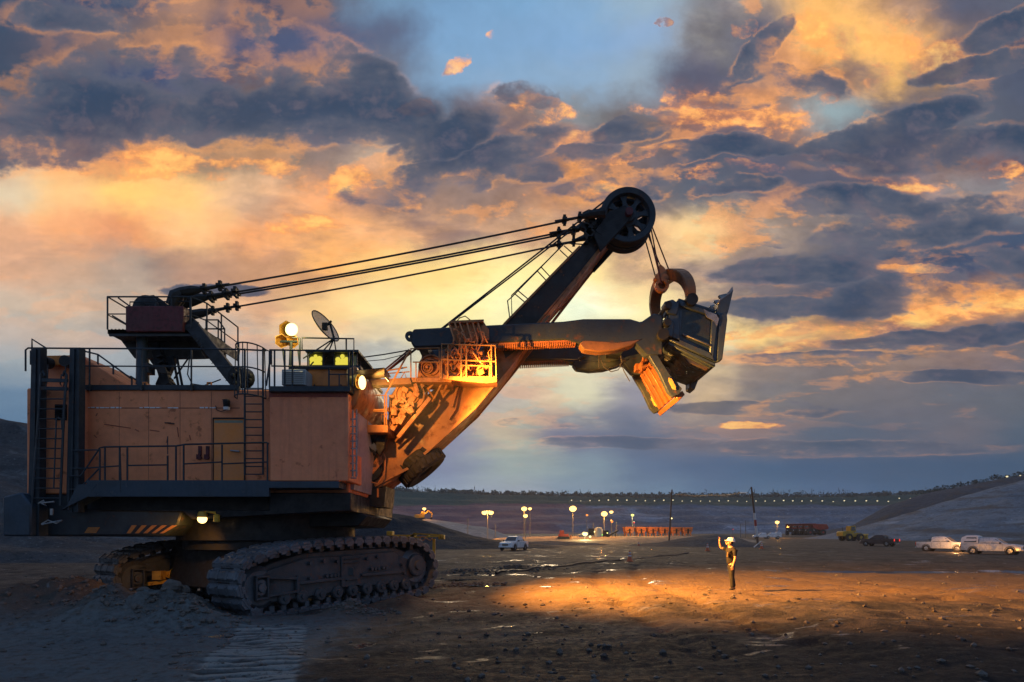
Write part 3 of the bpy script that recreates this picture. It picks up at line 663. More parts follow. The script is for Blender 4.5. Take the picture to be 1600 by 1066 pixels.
    for s_, z_, r_ in ((.80,.78,.62),(6.92,1.14,.66)):
        wl_ = MB(); wl_.lathe([(.2,.30),(r_-.14,.30),(r_,.42),(r_,.56),(r_-.08,.60),(r_-.08,.9),(r_,.94),(r_,1.08),(r_-.14,1.2),(.2,1.2)], q(s_,0,z_)-Vector((0,0,0)), NRM, 28)
        wl_.build('sprocket_wheel', M_track, cr)
    pts = loop_points(BELT, NSH); cz = Vector((3.8,0,1.05)); n = len(pts)
    for k in range(n):
        p = pts[k]; t = (pts[(k+1) % n]-pts[k-1]).normalized()      # goes over the top, tail to head
        out = Vector((-t.z,0,t.x))                                    # left of travel = outward
        if (p-cz).dot(out) < 0: out = -out
        X = T*t.x+Vector((0,0,t.z)); Z = T*out.x+Vector((0,0,out.z)); Y = NRM
        if X.cross(Y).dot(Z) < 0: X = -X
        W = q(p.x, 0, p.z)-parent_origin(cr)
        o = SHOE.copy(); scene.collection.objects.link(o)
        rm = Matrix((X, Y, Z)).transposed().to_4x4(); o.parent = cr
        jit = random.uniform(-1.2,1.2)
        o.matrix_local = Matrix.Translation(W) @ rm @ Matrix.Rotation(R(jit),4,'Y')
    return cr
crawler(L0, True)
crawler(L0+NRM*7.2, False)
bpy.data.objects.remove(SHOE)
cbm = MB()
q = lambda s_, w, z: track_pt(s_, w, z, L0)
cbm.prism([q(1.9,1.2,.75), q(5.9,1.2,.75), q(5.9,1.2,1.75), q(1.9,1.2,1.75)], NRM*6.3)
cbm.prism([q(1.4,2.0,.55), q(2.0,2.0,.55), q(2.0,2.0,1.9), q(1.7,2.0,1.9)], NRM*4.6)
cbm.prism([q(5.9,2.0,.6), q(6.5,2.0,.7), q(6.3,2.0,1.7), q(5.9,2.0,1.9)], NRM*4.6)
cbm.build('car_body', M_black, SH, bevel=.05)
hs = MB()   # gear and hoses on the far crawler's inner side, seen between the tracks
for k in range(4): hs.tube([q(1.2+.1*k,6.95,1.0), q(1.7,6.9,.75+.08*k), q(2.3,6.9,1.0+.05*k), q(2.7,6.95,.95)], .03, 6)
hs.tube([q(1.8+.22*math.cos(a*.52),6.88,.92+.22*math.sin(a*.52)) for a in range(13)], .022, 6)
hs.beam(q(.9,6.95,.62), q(1.9,6.95,.70), .1, .12); hs.beam(q(1.9,6.9,1.45), q(1.9,6.9,.55), .1, .1); hs.box(q(1.25,6.92,.9), (.3,.3,.3)); hs.box(q(2.5,6.92,1.3), (.14,.2,.5))
hs.build('propel_gear', M_gold, SH)

# ------------------------------------------------------------------ gantry
gp = MB()
GN, GFD = 21.5, 24.6
zg = P(0,515,GN).z
gx0, gx1 = P(168,0,GN).x, P(310,0,GN).x
gp.box2((gx0, GN, zg-.14), (gx1, GN+1.1, zg+.0)); gp.box2((gx0+.2, GN+1.1, zg-.12), (P(300,0,GN).x, GFD-.9, zg))
xf0, xf1 = P(246,0,GFD).x, P(352,0,GFD).x
gp.box2((xf0, GFD-.9, P(0,548,GFD).z), (xf1, GFD+.1, P(0,560,GFD).z))
gp.prism([(gx0,GN,zg),(gx0+.05,GN,zg-.22),(gx1,GN,zg-.22),(gx1,GN,zg)], (0,.06,0)); 
gp.prism([P(289,520,GN),P(310,516,GN),P(310,503,GN),P(289,508,GN)], (0,.05,0)); gp.prism([(gx1,GN,zg+.12),(gx1,GN,zg-.22),(gx1,GFD,zg-.22),(gx1,GFD,zg+.12)], (.05,0,0))
gant = gp.build('gantry_platform', M_steel, SH)
gp = MB()
for k in range(24):
    x = gx0+.1+k*.125
    if x < gx1: gp.box((x, (GN+GFD)/2-.5, zg+.02), (.03, 2.0, .04))
gp.build('grating', M_black, gant)
gr = MB()
def rz(x, y, z): return Vector((x, y, z))
zc = zg+1.1
gr.tube([rz(gx0,GN,zc), rz(gx1-.25,GN,zc), rz(gx1,GN+.6,zc), rz(gx1,GFD,zc)], .028, 6); gr.tube([rz(gx0,GN,zc), rz(gx0,GFD-.6,zc)], .028, 6)
gr.tube([rz(gx0,GN,zg+.52), rz(P(196,0,GN).x,GN,zg+.52)], .022, 6); gr.tube([rz(gx0,GN,zg+.5), rz(gx0,GFD-.6,zg+.5)], .022, 6)
gr.tube([rz(gx1-.25,GN,zg+.5), rz(gx1,GN+.6,zg+.5), rz(gx1,GFD,zg+.5)], .022, 6); gr.tube([rz(P(289,0,GN).x,GN,zg+.45), rz(gx1-.25,GN,zg+.45)], .02, 6)
for x, y in ((gx0,GN),(gx0,GN+1.3),(gx1-.25,GN),(gx1-.9,GN),(gx1,GN+.6),(gx1,GN+1.7),(gx1,GFD)): gr.rod(rz(x,y,zg), rz(x,y,zc), .028, 6)
gr.rod(rz(gx0+.3,GN+.1,zc-.0), rz(gx0+.85,GN+.1,zg+.7), .025, 6); gr.rod(rz(gx0+.1,GN+.1,zg+.5), rz(gx0+.85,GN+.1,zg+.05), .025, 6)
for d_, pts in ((GFD-.9, [(320,500),(341,500),(351,514),(351,560)]), (GFD-.9, [(320,514),(351,514)]), (GFD-.9, [(330,528),(340,528),(351,536)])): railpx(gr, pts, d_, .028)
for px in (322, 341): railpx(gr, [(px,548),(px,500)], GFD-.9)
railpx(gr, [(203,480),(203,472),(297,471)], GN+.1, .022); railpx(gr, [(297,471),(297,510)], GN+.1); railpx(gr, [(243,471),(243,480)], GN+.1)
gr.build('gantry_railing', M_steel, gant)
gb = MB(); gb.box2(P(196,518,GN-.12), (P(289,0,GN).x, GN+.35, P(0,480,GN).z)); gb.build('red_sign_box', M_red, gant, bevel=.02)
gb = MB()
cgl = P(236,487,22.2)
gb.lathe([(.001,-.5),(.12,-.5),(.14,-.42),(.30,-.40),(.44,-.36),(.46,-.30),(.38,-.26),(.38,-.10),(.46,-.06),(.46,.1),(.38,.16),(.38,.4),(.46,.46),(.46,.86),(.40,.9),(.001,.9)], cgl, (0,1,0), 32)
gb.prism_px([(208,492),(208,474),(216,464),(240,461),(252,468),(262,476),(275,478),(275,492)], GN+.6, .1); gb.build('gantry_sheave', M_black, SH)
# legs
gl = MB()
for d_ in (21.7, 24.0):
    gl.beam(P(297,505,d_), P(374,602,20.9 if d_ < 22 else 23.2), .30, .42)
gfront = gl.build('gantry_front_leg', M_black, SH, bevel=.02)
gl = MB(); gl.rod(P(225,520,24.4), P(226,606,24.2), .17, 12); gl.build('gantry_rear_leg', M_steel, SH)
gl = MB(); gl.rod(P(222,520,22.0), P(221,606,21.2), .17, 12)
gl.prism_px([(214,567),(232,567),(232,582),(214,582)], 21.4, .4); gl.build('gantry_rear_leg', M_steel, SH)
gl = MB(); gl.prism_px([(185,527),(300,520),(312,545),(320,560),(262,561),(210,560)], 22.4, .12); gl.prism_px([(200,527),(296,522),(310,540),(232,552)], 23.6, .2)
gl.beam(P(243,540,22.4), P(262,604,21.8), .25, .30); gl.beam(P(232,550,23), P(270,604,22.4), .2, .22); gl.beam(P(270,560,22.4), P(251,604,22.0), .2, .3)
for k in range(5): gl.beam(P(247+k*3,560+k*9,22.0), P(256+k*3,556+k*9,22.0), .3, .05)
gl.prism_px([(222,573),(256,571),(262,585),(250,583),(243,576),(224,579)], 21.5, .1)
gl.rod(P(270,556,22.2), P(279,604,22.2), .045); gl.rod(P(276,556,22.2), P(285,604,22.2), .045); gl.rod(P(297,556,22.2), P(272,592,22.2), .03)
gl.tube([P(296,560,22),P(293,585,22),P(300,600,22),P(318,603,21.8),P(345,593,21.6)], .025, 6)
gl.build('gantry_brace', M_black, SH, bevel=.015)
gl = MB(); rs = random.Random(9)
for k in range(10):
    c0 = P(300+k*7.2+rs.uniform(-1,1), 545+k*9.0-18, 21.2)
    gl.tube([c0, c0+Vector((.10,0,.08)), c0+Vector((.16,0,-.02)), c0+Vector((.06,0,-.12))], .012, 5)
gl.build('loose_cable', M_rope, SH)

# ------------------------------------------------------------------ suspension ropes and end fittings
def fitting(pts, d_, rad, parent, name):
    m = MB(); m.tube([P(x,y,d_) for x, y in pts], rad, 8); return m.build(name, M_black, parent)
sus = [((317,452),(915,338),21.7), ((327,463),(905,357),22.6), ((330,466),(905,361),23.1), ((330,486),(905,376),24.2)]
for i, (a, b, d_) in enumerate(sus):
    m = MB(); n = 14; pts = []
    for k in range(n+1):
        f = k/n; p = P(a[0],a[1],d_).lerp(P(b[0],b[1],d_), f); p.z -= .18*4*f*(1-f)*.5; pts.append(p)
    m.tube(pts, .035, 6); rp = m.build('boom_suspension_rope', M_rope, SH)
    f_ = MB(); dx, dy_ = b[0]-a[0], b[1]-a[1]
    at = lambda t: (a[0]+dx*t, a[1]+dy_*t)
    for t0, t1, r_ in ((0,.07,.075),(.92,1,.065)):
        f_ = MB(); f_.tube([P(*at(t0),d_), P(*at((t0+t1)/2),d_), P(*at(t1),d_)], [r_, r_*.8, .04], 8); f_.build('rope_splice', M_rope, rp)
    for t in (.004,.045,.945,.985) + ((.07,) if i else ()):
        c0 = P(*at(t), d_); g_c = MB(); g_c.box(c0, (.10,.12,.34)); g_c.box(c0, (.16,.34,.08)); g_c.build('rope_clamp', M_black, rp)
for pts, d_, r_ in (([(268,478),(276,462),(284,456),(300,454),(316,452)], 21.7, [.2,.25,.16,.17,.08]), ([(285,475),(300,470),(312,466),(328,464)], 22.7, [.2,.2,.18,.07]), ([(290,490),(300,492),(316,489),(331,486)], 24.0, [.2,.19,.17,.08]), ([(270,480),(282,466),(292,457)], 22.3, [.22,.2,.1])):
    fitting(pts, d_, r_, SH, 'rope_socket')
for pts, d_, r_ in (([(905,340),(918,336),(932,334),(945,333)], 21.7, [.06,.13,.15,.18]), ([(898,360),(910,354),(928,350),(944,346)], 22.7, [.06,.14,.13,.2]), ([(898,376),(912,372),(925,368),(938,362)], 24.1, [.06,.12,.12,.2])):
    fitting(pts, d_, r_, SH, 'rope_socket')

# ------------------------------------------------------------------ boom
BD, BW = 22.15, 1.5
bm_ = MB(); bm_.prism_px([(575,720),(655,632),(700,592),(745,560),(789,506),(852,440),(906,386),(946,338),(975,324),(984,340),(964,357),(905,432),(843,504),(800,568),(782,592),(742,638),(690,689),(640,731),(600,760),(578,766),(566,750),(566,733)], BD, BW)
boom = bm_.build('boom', None, SH, bevel=.03)
bmat = bpy.data.materials.new('boom_paint_shaded_top')
boom.data.materials.append(M_boom); boom.data.materials.append(M_boomd)
for p in boom.data.polygons: pass
# flange plates: near side web edges
e = MB()
for off in (-.05, BW):
    for a, b in (((575,765),(640,731)),((640,731),(742,638)),((742,638),(800,568)),((800,568),(905,432)),((905,432),(964,357))): e.beam(P(a[0],a[1],BD)+Vector((0,off+.025,0)), P(b[0],b[1],BD)+Vector((0,off+.025,0)), .09, .09)
    for a, b in (((590,704),(655,632)),((655,632),(700,592)),((745,560),(789,506)),((789,506),(906,386))): e.beam(P(a[0],a[1],BD)+Vector((0,off+.025,0)), P(b[0],b[1],BD)+Vector((0,off+.025,0)), .09, .07)
e.build('boom_flange', M_boom, boom)
e = MB(); e.prism_px([(775,520),(800,497),(852,440),(906,387),(946,340),(972,328),(979,341),(960,357),(902,430),(840,502),(815,540),(790,560)], BD-.012, BW+.024); e.build('shaded_boom_upper', M_boomd, boom)  # thin dark skin: shade of the unlit upper boom put into its colour
e = MB(); e.cyl(P(584,735,BD+BW/2), .50, BW+.5, (0,1,0), 28); e.cyl(P(584,735,BD+BW/2), .16, BW+.7, (0,1,0), 16); e.build('boom_foot_pin', M_black, boom)
e = MB(); e.prism_px([(566,733),(560,790),(600,792),(603,760),(590,765)], BD-.1, BW+.2); e.build('boom_foot_bracket', M_black, SH)
e = MB(); e.box2(P(589,762,22.0), P(597,779,22.6)); e.build('orange_flag_plate', M_bright, SH)
e = MB(); e.prism_px([(708,596),(722,590),(712,640),(702,655),(700,640)], BD-.14, .14); e.beam(P(718,592,BD-.2), P(706,636,BD-.2), .1, .07); e.build('boom_gusset', M_boom, boom)
# boom walkway ladder along its top
bl = MB()
railpx(bl, [(797,501),(793,470),(800,464),(882,380),(910,382)], BD+.0, .022); railpx(bl, [(800,499),(799,462),(880,383)], BD+.5, .018)
for a, b, c2, d2 in ((804,459,822,474),(809,454,827,469),(840,424,855,440),(846,418,861,434),(875,391,889,404),(881,384,896,397)): railpx(bl, [(a,b),(c2,d2)], BD+.2, .02)
bl.build('boom_handrail', M_steel, boom)
# boom point sheaves
spc = P(979,342,22.2)
def sheave(cy):
    m = MB(); c = Vector((spc.x, cy, spc.z)); Ro = .955
    m.lathe([(Ro-.20,-.19),(Ro-.02,-.21),(Ro,-.19),(Ro-.07,-.05),(Ro-.07,.05),(Ro,.19),(Ro-.02,.21),(Ro-.20,.19),(Ro-.24,.10),(Ro-.24,-.10),(Ro-.20,-.19)], c, (0,1,0), 56)
    m.lathe([(.0001,-.22),(.24,-.22),(.26,-.1),(.36,-.08),(.36,.08),(.26,.1),(.24,.22),(.0001,.22)], c, (0,1,0), 28)
    for k in range(8):
        a = 2*math.pi*k/8+.2; e_ = Vector((math.cos(a),0,math.sin(a))); t_ = Vector((-e_.z,0,e_.x))
        m.prism([c+e_*.3-t_*.12+Vector((0,-.06,0)), c+e_*.50-t_*.065+Vector((0,-.06,0)), c+e_*.76-t_*.15+Vector((0,-.06,0)), c+e_*.76+t_*.15+Vector((0,-.06,0)), c+e_*.50+t_*.065+Vector((0,-.06,0)), c+e_*.3+t_*.12+Vector((0,-.06,0))], (0,.12,0))
    o = m.build('boom_point_sheave', M_steel, SH, bevel=.01); return o
sheave(22.1); sheave(22.62)
e = MB(); e.cyl(Vector((spc.x,22.7,spc.z)), .13, 2.1, (0,1,0), 16); e.build('sheave_pin', M_red, SH)
e = MB()
for y in (21.82, 23.5): 
    dlt = Vector((0, y-BD, 0))
    e.prism([P(x,yy_,BD)+dlt for x, yy_ in ((925,372),(950,338),(975,328),(988,340),(980,352),(950,385),(936,400))], (0,.10,0))
e.prism_px([(918,380),(936,350),(950,340),(945,322),(938,325),(925,362),(912,380)], 22.0, 1.9)
e.build('boom_head_plate', M_black, boom, bevel=.015)
e = MB(); rs = random.Random(4)
for k in range(10):
    x, y = 925+rs.uniform(-14,14), 352+rs.uniform(-14,16); e.box(P(x,y,21.95), (rs.uniform(.1,.3),.3,rs.uniform(.1,.25)), Matrix.Rotation(rs.uniform(0,3),3,'Y'))
e.tube([P(910,333,21.9),P(920,328,21.9),P(932,330,21.9),P(926,345,21.9),P(934,358,21.9),P(928,372,21.9)], .02, 6)
e.build('boom_head_gear', M_black, boom)
# tyre used as a bumper under the boom
ty = MB(); tc_ = P(657,727,22.9); tax = Vector((.64,0,-.77)).normalized()
prof = [(.30,-.30),(.55,-.36),(.80,-.36),(.88,-.27),(.90,-.1),(.90,.1),(.88,.27),(.80,.36),(.55,.36),(.30,.30)]
ty.lathe(prof+[(.30,-.30)], tc_, tax, 40); tyre = ty.build('tyre_bumper', M_rubber, SH)
ty = MB(); uu = Vector((0,1,0)); ww = tax.cross(uu)
for k in range(22):
    a = 2*math.pi*k/22; e_ = uu*math.cos(a)+ww*math.sin(a); tn = tax.cross(e_)
    for s_, ph in ((-1,0),(1,.5)):
        a2 = a+ph*2*math.pi/22; e2 = uu*math.cos(a2)+ww*math.sin(a2); t2 = tax.cross(e2)
        ty.beam(tc_+e2*.90+tax*(s_*.03), tc_+e2*.885+tax*(s_*.30)+t2*.07, .13, .06, up=tuple(t2))
ty.build('tread_block', M_rubber, tyre)

# ------------------------------------------------------------------ hoist ropes
for px1, py1, d1, mt in ((945,314,22.05,M_rope),(952,309,22.15,M_rope),(948,318,23.15,M_rope)):
    m = MB(); m.rod(P(556,618,22.0), P(px1,py1,d1), .026, 6); m.build('hoist_rope', mt, SH)
m = MB(); m.rod(P(560,612,21.6), P(640,546,21.4), .03, 6); m.rod(P(566,612,21.5), P(642,548,21.3), .03, 6); m.build('drum_rope', M_ropeR, SH)
for a, b, d_ in (((1011,352),(1034,444),22.0),((1014,340),(1031,430),22.2),((1014,342),(1046,424),22.6),((1004,360),(1024,432),23.1),((1008,356),(1032,416),23.3)):
    m = MB(); m.rod(P(a[0],a[1],d_), P(b[0],b[1],d_+.4), .024, 6); m.build('bail_rope', M_ropeR if a[0] in (1011,1014) else M_rope, SH)
m = MB(); m.tube([P(556,560,20.4),P(600,554,20.8),P(640,547,21.2)], .02, 6); m.tube([P(556,566,20.4),P(600,562,20.8),P(640,552,21.2)], .012, 6); m.build('power_line', M_rope, SH)

# ------------------------------------------------------------------ crowd machinery and its platforms
cp = MB(); CD = 21.0
cp.box2(P(643,597,CD), (P(705,0,CD).x, 22.1, P(0,590,CD).z)); cp.box2(P(690,592,CD-.1), (P(776,0,CD-.1).x, 22.1, P(0,588,CD-.1).z)); cp.prism_px([(690,592),(690,583),(700,588),(776,588),(776,597),(760,599)], CD-.15, .08)
crowd = cp.build('crowd_platform', M_boom, SH)
cp = MB()
railpx(cp, [(642,595),(642,545),(686,544),(688,594)], CD); railpx(cp, [(645,566),(688,566)], CD, .022); railpx(cp, [(650,595),(650,566)], CD, .022)
railpx(cp, [(690,592),(690,538),(774,540),(776,590)], CD-.15, .03); railpx(cp, [(690,562),(774,565)], CD-.15, .024)
for px in (700, 721, 729, 768): railpx(cp, [(px,590),(px,539)], CD-.15, .028)
railpx(cp, [(721,571),(765,572)], CD-.15, .022); railpx(cp, [(765,572),(765,590)], CD-.15, .022); railpx(cp, [(772,540),(763,550),(770,590)], CD-.1, .022)
railpx(cp, [(690,562),(700,560),(700,592)], CD-.15, .022)
cp.build('platform_railing', mat('rail_orange', (.45,.22,.07), (.15,.09,.05), None, 2, .5), crowd)
def pulley(px, py, d_, r_, parent, name='drive_pulley', m_=None):
    m = MB(); c = P(px,py,d_); m.lathe([(r_*.30,-.10),(r_*.36,-.04),(r_*.52,-.04),(r_*.56,-.10),(r_*.64,-.10),(r_*.68,-.03),(r_*.86,-.03),(r_*.9,-.12),(r_,-.12),(r_,.2),(.001,.2)], c, (0,1,0), 28)
    m.cyl(c-Vector((0,.08,0)), r_*.2, .2, (0,1,0), 14)
    return m.build(name, m_ or M_boom, parent)
pulley(674,575,21.3,.42,SH); pulley(709,577,21.2,.42,SH)
pulley(641,618,21.4,.50,SH); pulley(629,634,21.5,.34,SH); pulley(668,576,21.2,.2,SH)
cg = MB()
cg.prism_px([(652,590),(655,565),(672,556),(686,562),(686,590)], 21.35, .5); cg.prism_px([(606,668),(608,622),(622,600),(636,596),(655,602),(668,598),(664,620),(640,648),(622,680)], 21.6, .5)
cg.prism_px([(690,560),(724,540),(756,548),(760,588),(700,588)], 21.4, .6)
cg.beam(P(612,672,21.3), P(660,600,21.3), .12, .2); cg.beam(P(622,684,21.25), P(672,622,21.25), .12, .14); 
c9 = MB(); c9.prism_px([(567,603),(568,594),(640,590),(643,600)], 20.9, .4); c9.build('cross_beam', M_pad, SH)
rs = random.Random(12)
for k in range(34):
    x, y = rs.uniform(612,668), rs.uniform(604,664)
    if (y-604)+(x-612)*1.05 < 78 and (y-604) > -(x-612)*.2: cg.box(P(x,y,21.25+rs.uniform(-.15,.1)), (rs.uniform(.08,.35),.2,rs.uniform(.06,.22)), Matrix.Rotation(rs.uniform(0,3),3,'Y'))
for k in range(40):
    x, y = rs.uniform(692,762), rs.uniform(546,590); cg.box(P(x,y,21.25+rs.uniform(-.2,.2)), (rs.uniform(.06,.3),.2,rs.uniform(.06,.25)), Matrix.Rotation(rs.uniform(0,3),3,'Y'))
for a, b in (((660,596),(678,622)),((690,600),(676,628)),((660,600),(664,626)),((700,598),(692,616)),((678,600),(658,618)),((640,660),(618,690)),((652,606),(640,640))): cg.beam(P(a[0],a[1],21.4), P(b[0],b[1],21.7), .08, .07)
cg.build('crowd_machinery', M_boom, SH, bevel=.01)
ch = MB(); rs = random.Random(21)
for k in range(26):
    x, y = rs.uniform(705,748), rs.uniform(508,560); pts = [P(x,y,21.0)]
    for j in range(4): x += rs.uniform(-9,9); y += rs.uniform(-3,12); pts.append(P(x,y,21.0+rs.uniform(-.15,.15)))
    ch.tube(pts, .022, 5)
for k in range(6):
    x = 700+k*9; ch.tube([P(x+rs.uniform(-3,3),505,21.2), P(x+10,530,21.0), P(x+rs.uniform(0,8),552,21.1)], .028, 5)
ch.build('tangled_hoses', M_hose, SH)
sb = MB(); sb.prism_px([(701,503),(756,500),(756,515),(748,534),(712,536),(708,520)], 21.5, .12); sb.prism_px([(703,501),(756,499),(756,503),(703,505)], 21.3, 1.0); sb.prism_px([(748,520),(756,503),(764,516),(764,530),(752,536)], 21.4, .5)
for px in (713,724,735,746): sb.beam(P(px,505,21.45), P(px+2,532,21.45), .05, .05)
sb.tube([P(713,503,21.4),P(718,497,21.4),P(727,494,21.4),P(733,499,21.4),P(740,504,21.4)], .02, 6)
sb.build('saddle_block', M_boom, SH, bevel=.015)
# lower boom-foot platform with rails
lp = MB(); lp.box2(P(561,676,20.8), (P(606,0,20.8).x, 22.0, P(0,664,20.8).z)); low = lp.build('lower_platform', M_boom, SH, bevel=.01)
lp = MB()
railpx(lp, [(568,664),(570,617),(604,618),(604,664)], 20.8); railpx(lp, [(563,642),(604,643),(600,640),(570,641)], 20.8, .025); railpx(lp, [(601,664),(601,618)], 20.8, .025)
railpx(lp, [(574,664),(574,645)], 20.8, .02); railpx(lp, [(584,664),(584,647)], 21.9, .02); railpx(lp, [(566,647),(606,648)], 21.9, .02); railpx(lp, [(596,664),(596,647)], 21.9, .02)
railpx(lp, [(602,617),(640,548)], 20.9, .03)
railpx(lp, [(565,586),(636,574)], 21.2, .025); railpx(lp, [(565,594),(575,586),(640,581)], 21.3, .02); railpx(lp, [(624,595),(632,582),(636,595)], 21.3, .02)
lp.build('platform_railing', MATS['rail_orange'], low)
lp = MB()
for a, b in (((566,678),(582,705)),((604,676),(590,708)),((568,688),(584,710)),((576,676),(596,702)),((590,676),(572,704))): lp.beam(P(a[0],a[1],21.2), P(b[0],b[1],21.8), .12, .12)
lp.prism_px([(586,676),(604,676),(600,700),(592,712),(588,700)], 21.3, .3); lp.tube([P(560,682,21),P(572,692,21),P(578,702,21.2),P(586,708,21.3)], .04, 6)
lp.build('platform_bracket', M_black, low)
hz_ = MB()
for k in range(5):
    pts = [(592+k*2,700+k), (597-k*3,722), (586-k*2,736+k*2), (570,739+k), (560,742)]
    hz_.tube([P(x,y,21.9) for x, y in pts], .025, 6)
hz_.tube([P(596,702,21.9),P(602,715,21.85),P(601,740,21.85),P(590,756,21.85),P(574,752,21.85),P(566,742,21.9)], .025, 6)
hz_.build('boom_foot_hose', M_hose, SH)

# main floodlight on the front of the cab
fl = MB(); fl.lathe([(.001,.36),(.12,.34),(.20,.08),(.22,0),(.19,0)], P(562,596,18.75), (-.9,.35,.2), 14); fl.rod(P(556,594,18.8), P(548,590,19.0), .05); mf = fl.build('boom_floodlight', M_gold, SH)
fl = MB(); fl.sphere(P(566,598,18.68), .15, 16, 10, (.7,1,1.35)); fl.build('lit_lamp_glass', emit('flood_glow_orange', (1.0,.66,.22), 4), mf)
fl = MB(); v0 = P(566,597,18.7); v0 = P(580,599,18.62); fl.prism([v0+Vector((-.35,-.40,.26)), v0+Vector((.46,-.40,.33)), v0+Vector((.46,.62,.33)), v0+Vector((-.35,.62,.26))], (0,0,.02)); fl.prism([v0+Vector((.46,-.40,.34)), v0+Vector((.46,.26,.34)), v0+Vector((.46,.26,.095)), v0+Vector((.46,-.40,.095))], (.015,0,0)); fl.build('added_light_blocker', M_black, mf)  # added plate and lip, keep the floodlight off the upper boom and dipper
LP = P(580,599,18.62)
def aim(o, target): o.rotation_euler = (Vector(target)-LP).to_track_quat('-Z', 'Y').to_euler()
sp = light('boom_flood', 'SPOT', LP, FLOOD_W, SOD, SH, shadow_soft_size=.05, spot_size=R(160), spot_blend=.5)
aim(sp, LP+Vector((1.0,.55,-.12)))
sp = light('ground_beam', 'SPOT', LP, BEAM_W, SOD, SH, shadow_soft_size=.10, spot_size=R(97), spot_blend=1.0)
aim(sp, (21.0,23.5,0))

# ------------------------------------------------------------------ dipper handle
ND, FD = 21.55, 23.95
def handle_arm(d_, name):
    dl = Vector((0, d_-ND, 0))
    m = MB(); out = [(645,514),(700,511),(760,508),(880,502),(912,498),(985,498),(1002,503),(1022,489),(1036,492),(1036,556),(1010,556),(990,534),(965,537),(905,537),(880,531),(760,537),(700,541),(648,543),(641,534)]
    m.prism([P(x,y,ND)+dl for x, y in out], (0,.42,0)); o = m.build(name, M_handle, SH, bevel=.05)
    t = MB(); n = 40
    for k in range(n):
        a = P(762,540,ND).lerp(P(902,533.5,ND), k/n)+dl; t.box(a+Vector((0,.21,-.03)), (.05,.34,.12))
    t.beam(P(760,538,ND)+dl+Vector((0,.21,.01)), P(902,532,ND)+dl+Vector((0,.21,.01)), .36, .05)
    t.build('rack_teeth', M_bail, o)
    c_ = MB(); c_.prism([P(x,y,ND)+dl+Vector((0,-.03,0)) for x, y in ((905,538),(912,532),(965,535),(1006,529),(985,541),(960,548),(935,550),(912,547))], (0,.48,0)); c_.build('wear_pad', M_pad if d_ < 22 else M_handle, o, bevel=.03)
    return o
ha = handle_arm(ND, 'dipper_handle'); handle_arm(FD, 'dipper_handle')
m = MB(); zA, zB = P(0,538,ND).z, P(0,518,ND).z; m.box2((P(650,0,ND).x, ND+.43, zA), (P(664,0,ND).x, FD-.01, zB)); m.build('handle_cross_tie', M_handle, SH); m = MB(); m.box2((P(962,0,ND).x, ND+.43, P(0,530,ND).z), (P(985,0,ND).x, FD-.01, P(0,503,ND).z)); m.build('handle_cross_tie', M_handle, SH); m = MB(); m.lathe([(.06,-.05),(.17,-.05),(.17,.05),(.06,.05),(.06,-.05)], P(641,526,ND+.1), (0,1,0), 20); m.box2(P(640,522,ND+.08), P(650,530,ND+.2)); m.build('towing_eye', M_handle, SH)
m = MB(); m.rod(P(905,562,23.0), P(914,557,23.0), .07); m.rod(P(822,560,22.9), P(908,562,22.9), .012, 5)
m.tube([P(936,556,22.0),P(936,576,22.0)], .02, 5); m.tube([P(937,558,22),P(944,574,22),P(955,581,22),P(966,578,22),P(971,570,22),P(975,580,22),P(984,596,22)], .018, 5); m.tube([P(970,556,22),P(972,566,22),P(969,570,22),P(971,574,22)], .03, 5)
m.build('dangling_chain', M_rope, SH)

# ------------------------------------------------------------------ dipper
DN, DW = 21.7, 2.75
def dip(pts, y0, t, name, mt, parent=None, bevel=.03):
    m = MB(); m.prism([P(x,y,DN)+Vector((0,y0,0)) for x, y in pts], (0,t,0)); return m.build(name, mt, parent or dipper, bevel=bevel)
dp = MB()
side = [(1044,477),(1060,471),(1116,489),(1126,497),(1133,504),(1122,565),(1118,567),(1044,532),(1038,520)]
dp.prism([P(x,y,DN) for x, y in side], (0,.10,0)); dp.prism([P(x,y,DN)+Vector((0,DW-.1,0)) for x, y in side], (0,.10,0))
# top, bottom and back shells joining the cheeks
def strip(a, b, th, nrm):
    A = P(a[0],a[1],DN); B = P(b[0],b[1],DN); n = Vector(nrm).normalized()*th
    dp.prism([A, B, B+n, A+n], (0,DW,0))
strip((1060,471),(1118,489),.12,(0,0,1)); strip((1044,532),(1118,567),.14,(0,0,-1))
dipper = dp.build('dipper', M_dip, SH, bevel=.03)
# raised cheek frame
for pts in ([(1060,471),(1120,491),(1118,498),(1062,480)], [(1112,492),(1121,497),(1114,560),(1107,556)], [(1044,524),(1112,553),(1116,566),(1044,533)], [(1044,477),(1060,471),(1062,538),(1044,532)]):
    dip(pts, -.09, .10, 'cheek_rib', M_dip)
dip([(1065,522),(1111,541),(1111,543.5),(1065,524.5)], -.11, .06, 'wear_strip', M_worn)
dip([(1066,484),(1109,497),(1107,550),(1064,524)], -.015, .02, 'cheek_panel', mat('dark_teal_steel', (.025,.045,.055), (.04,.03,.03), None, 1.6, .35, .3, .2), None, 0)
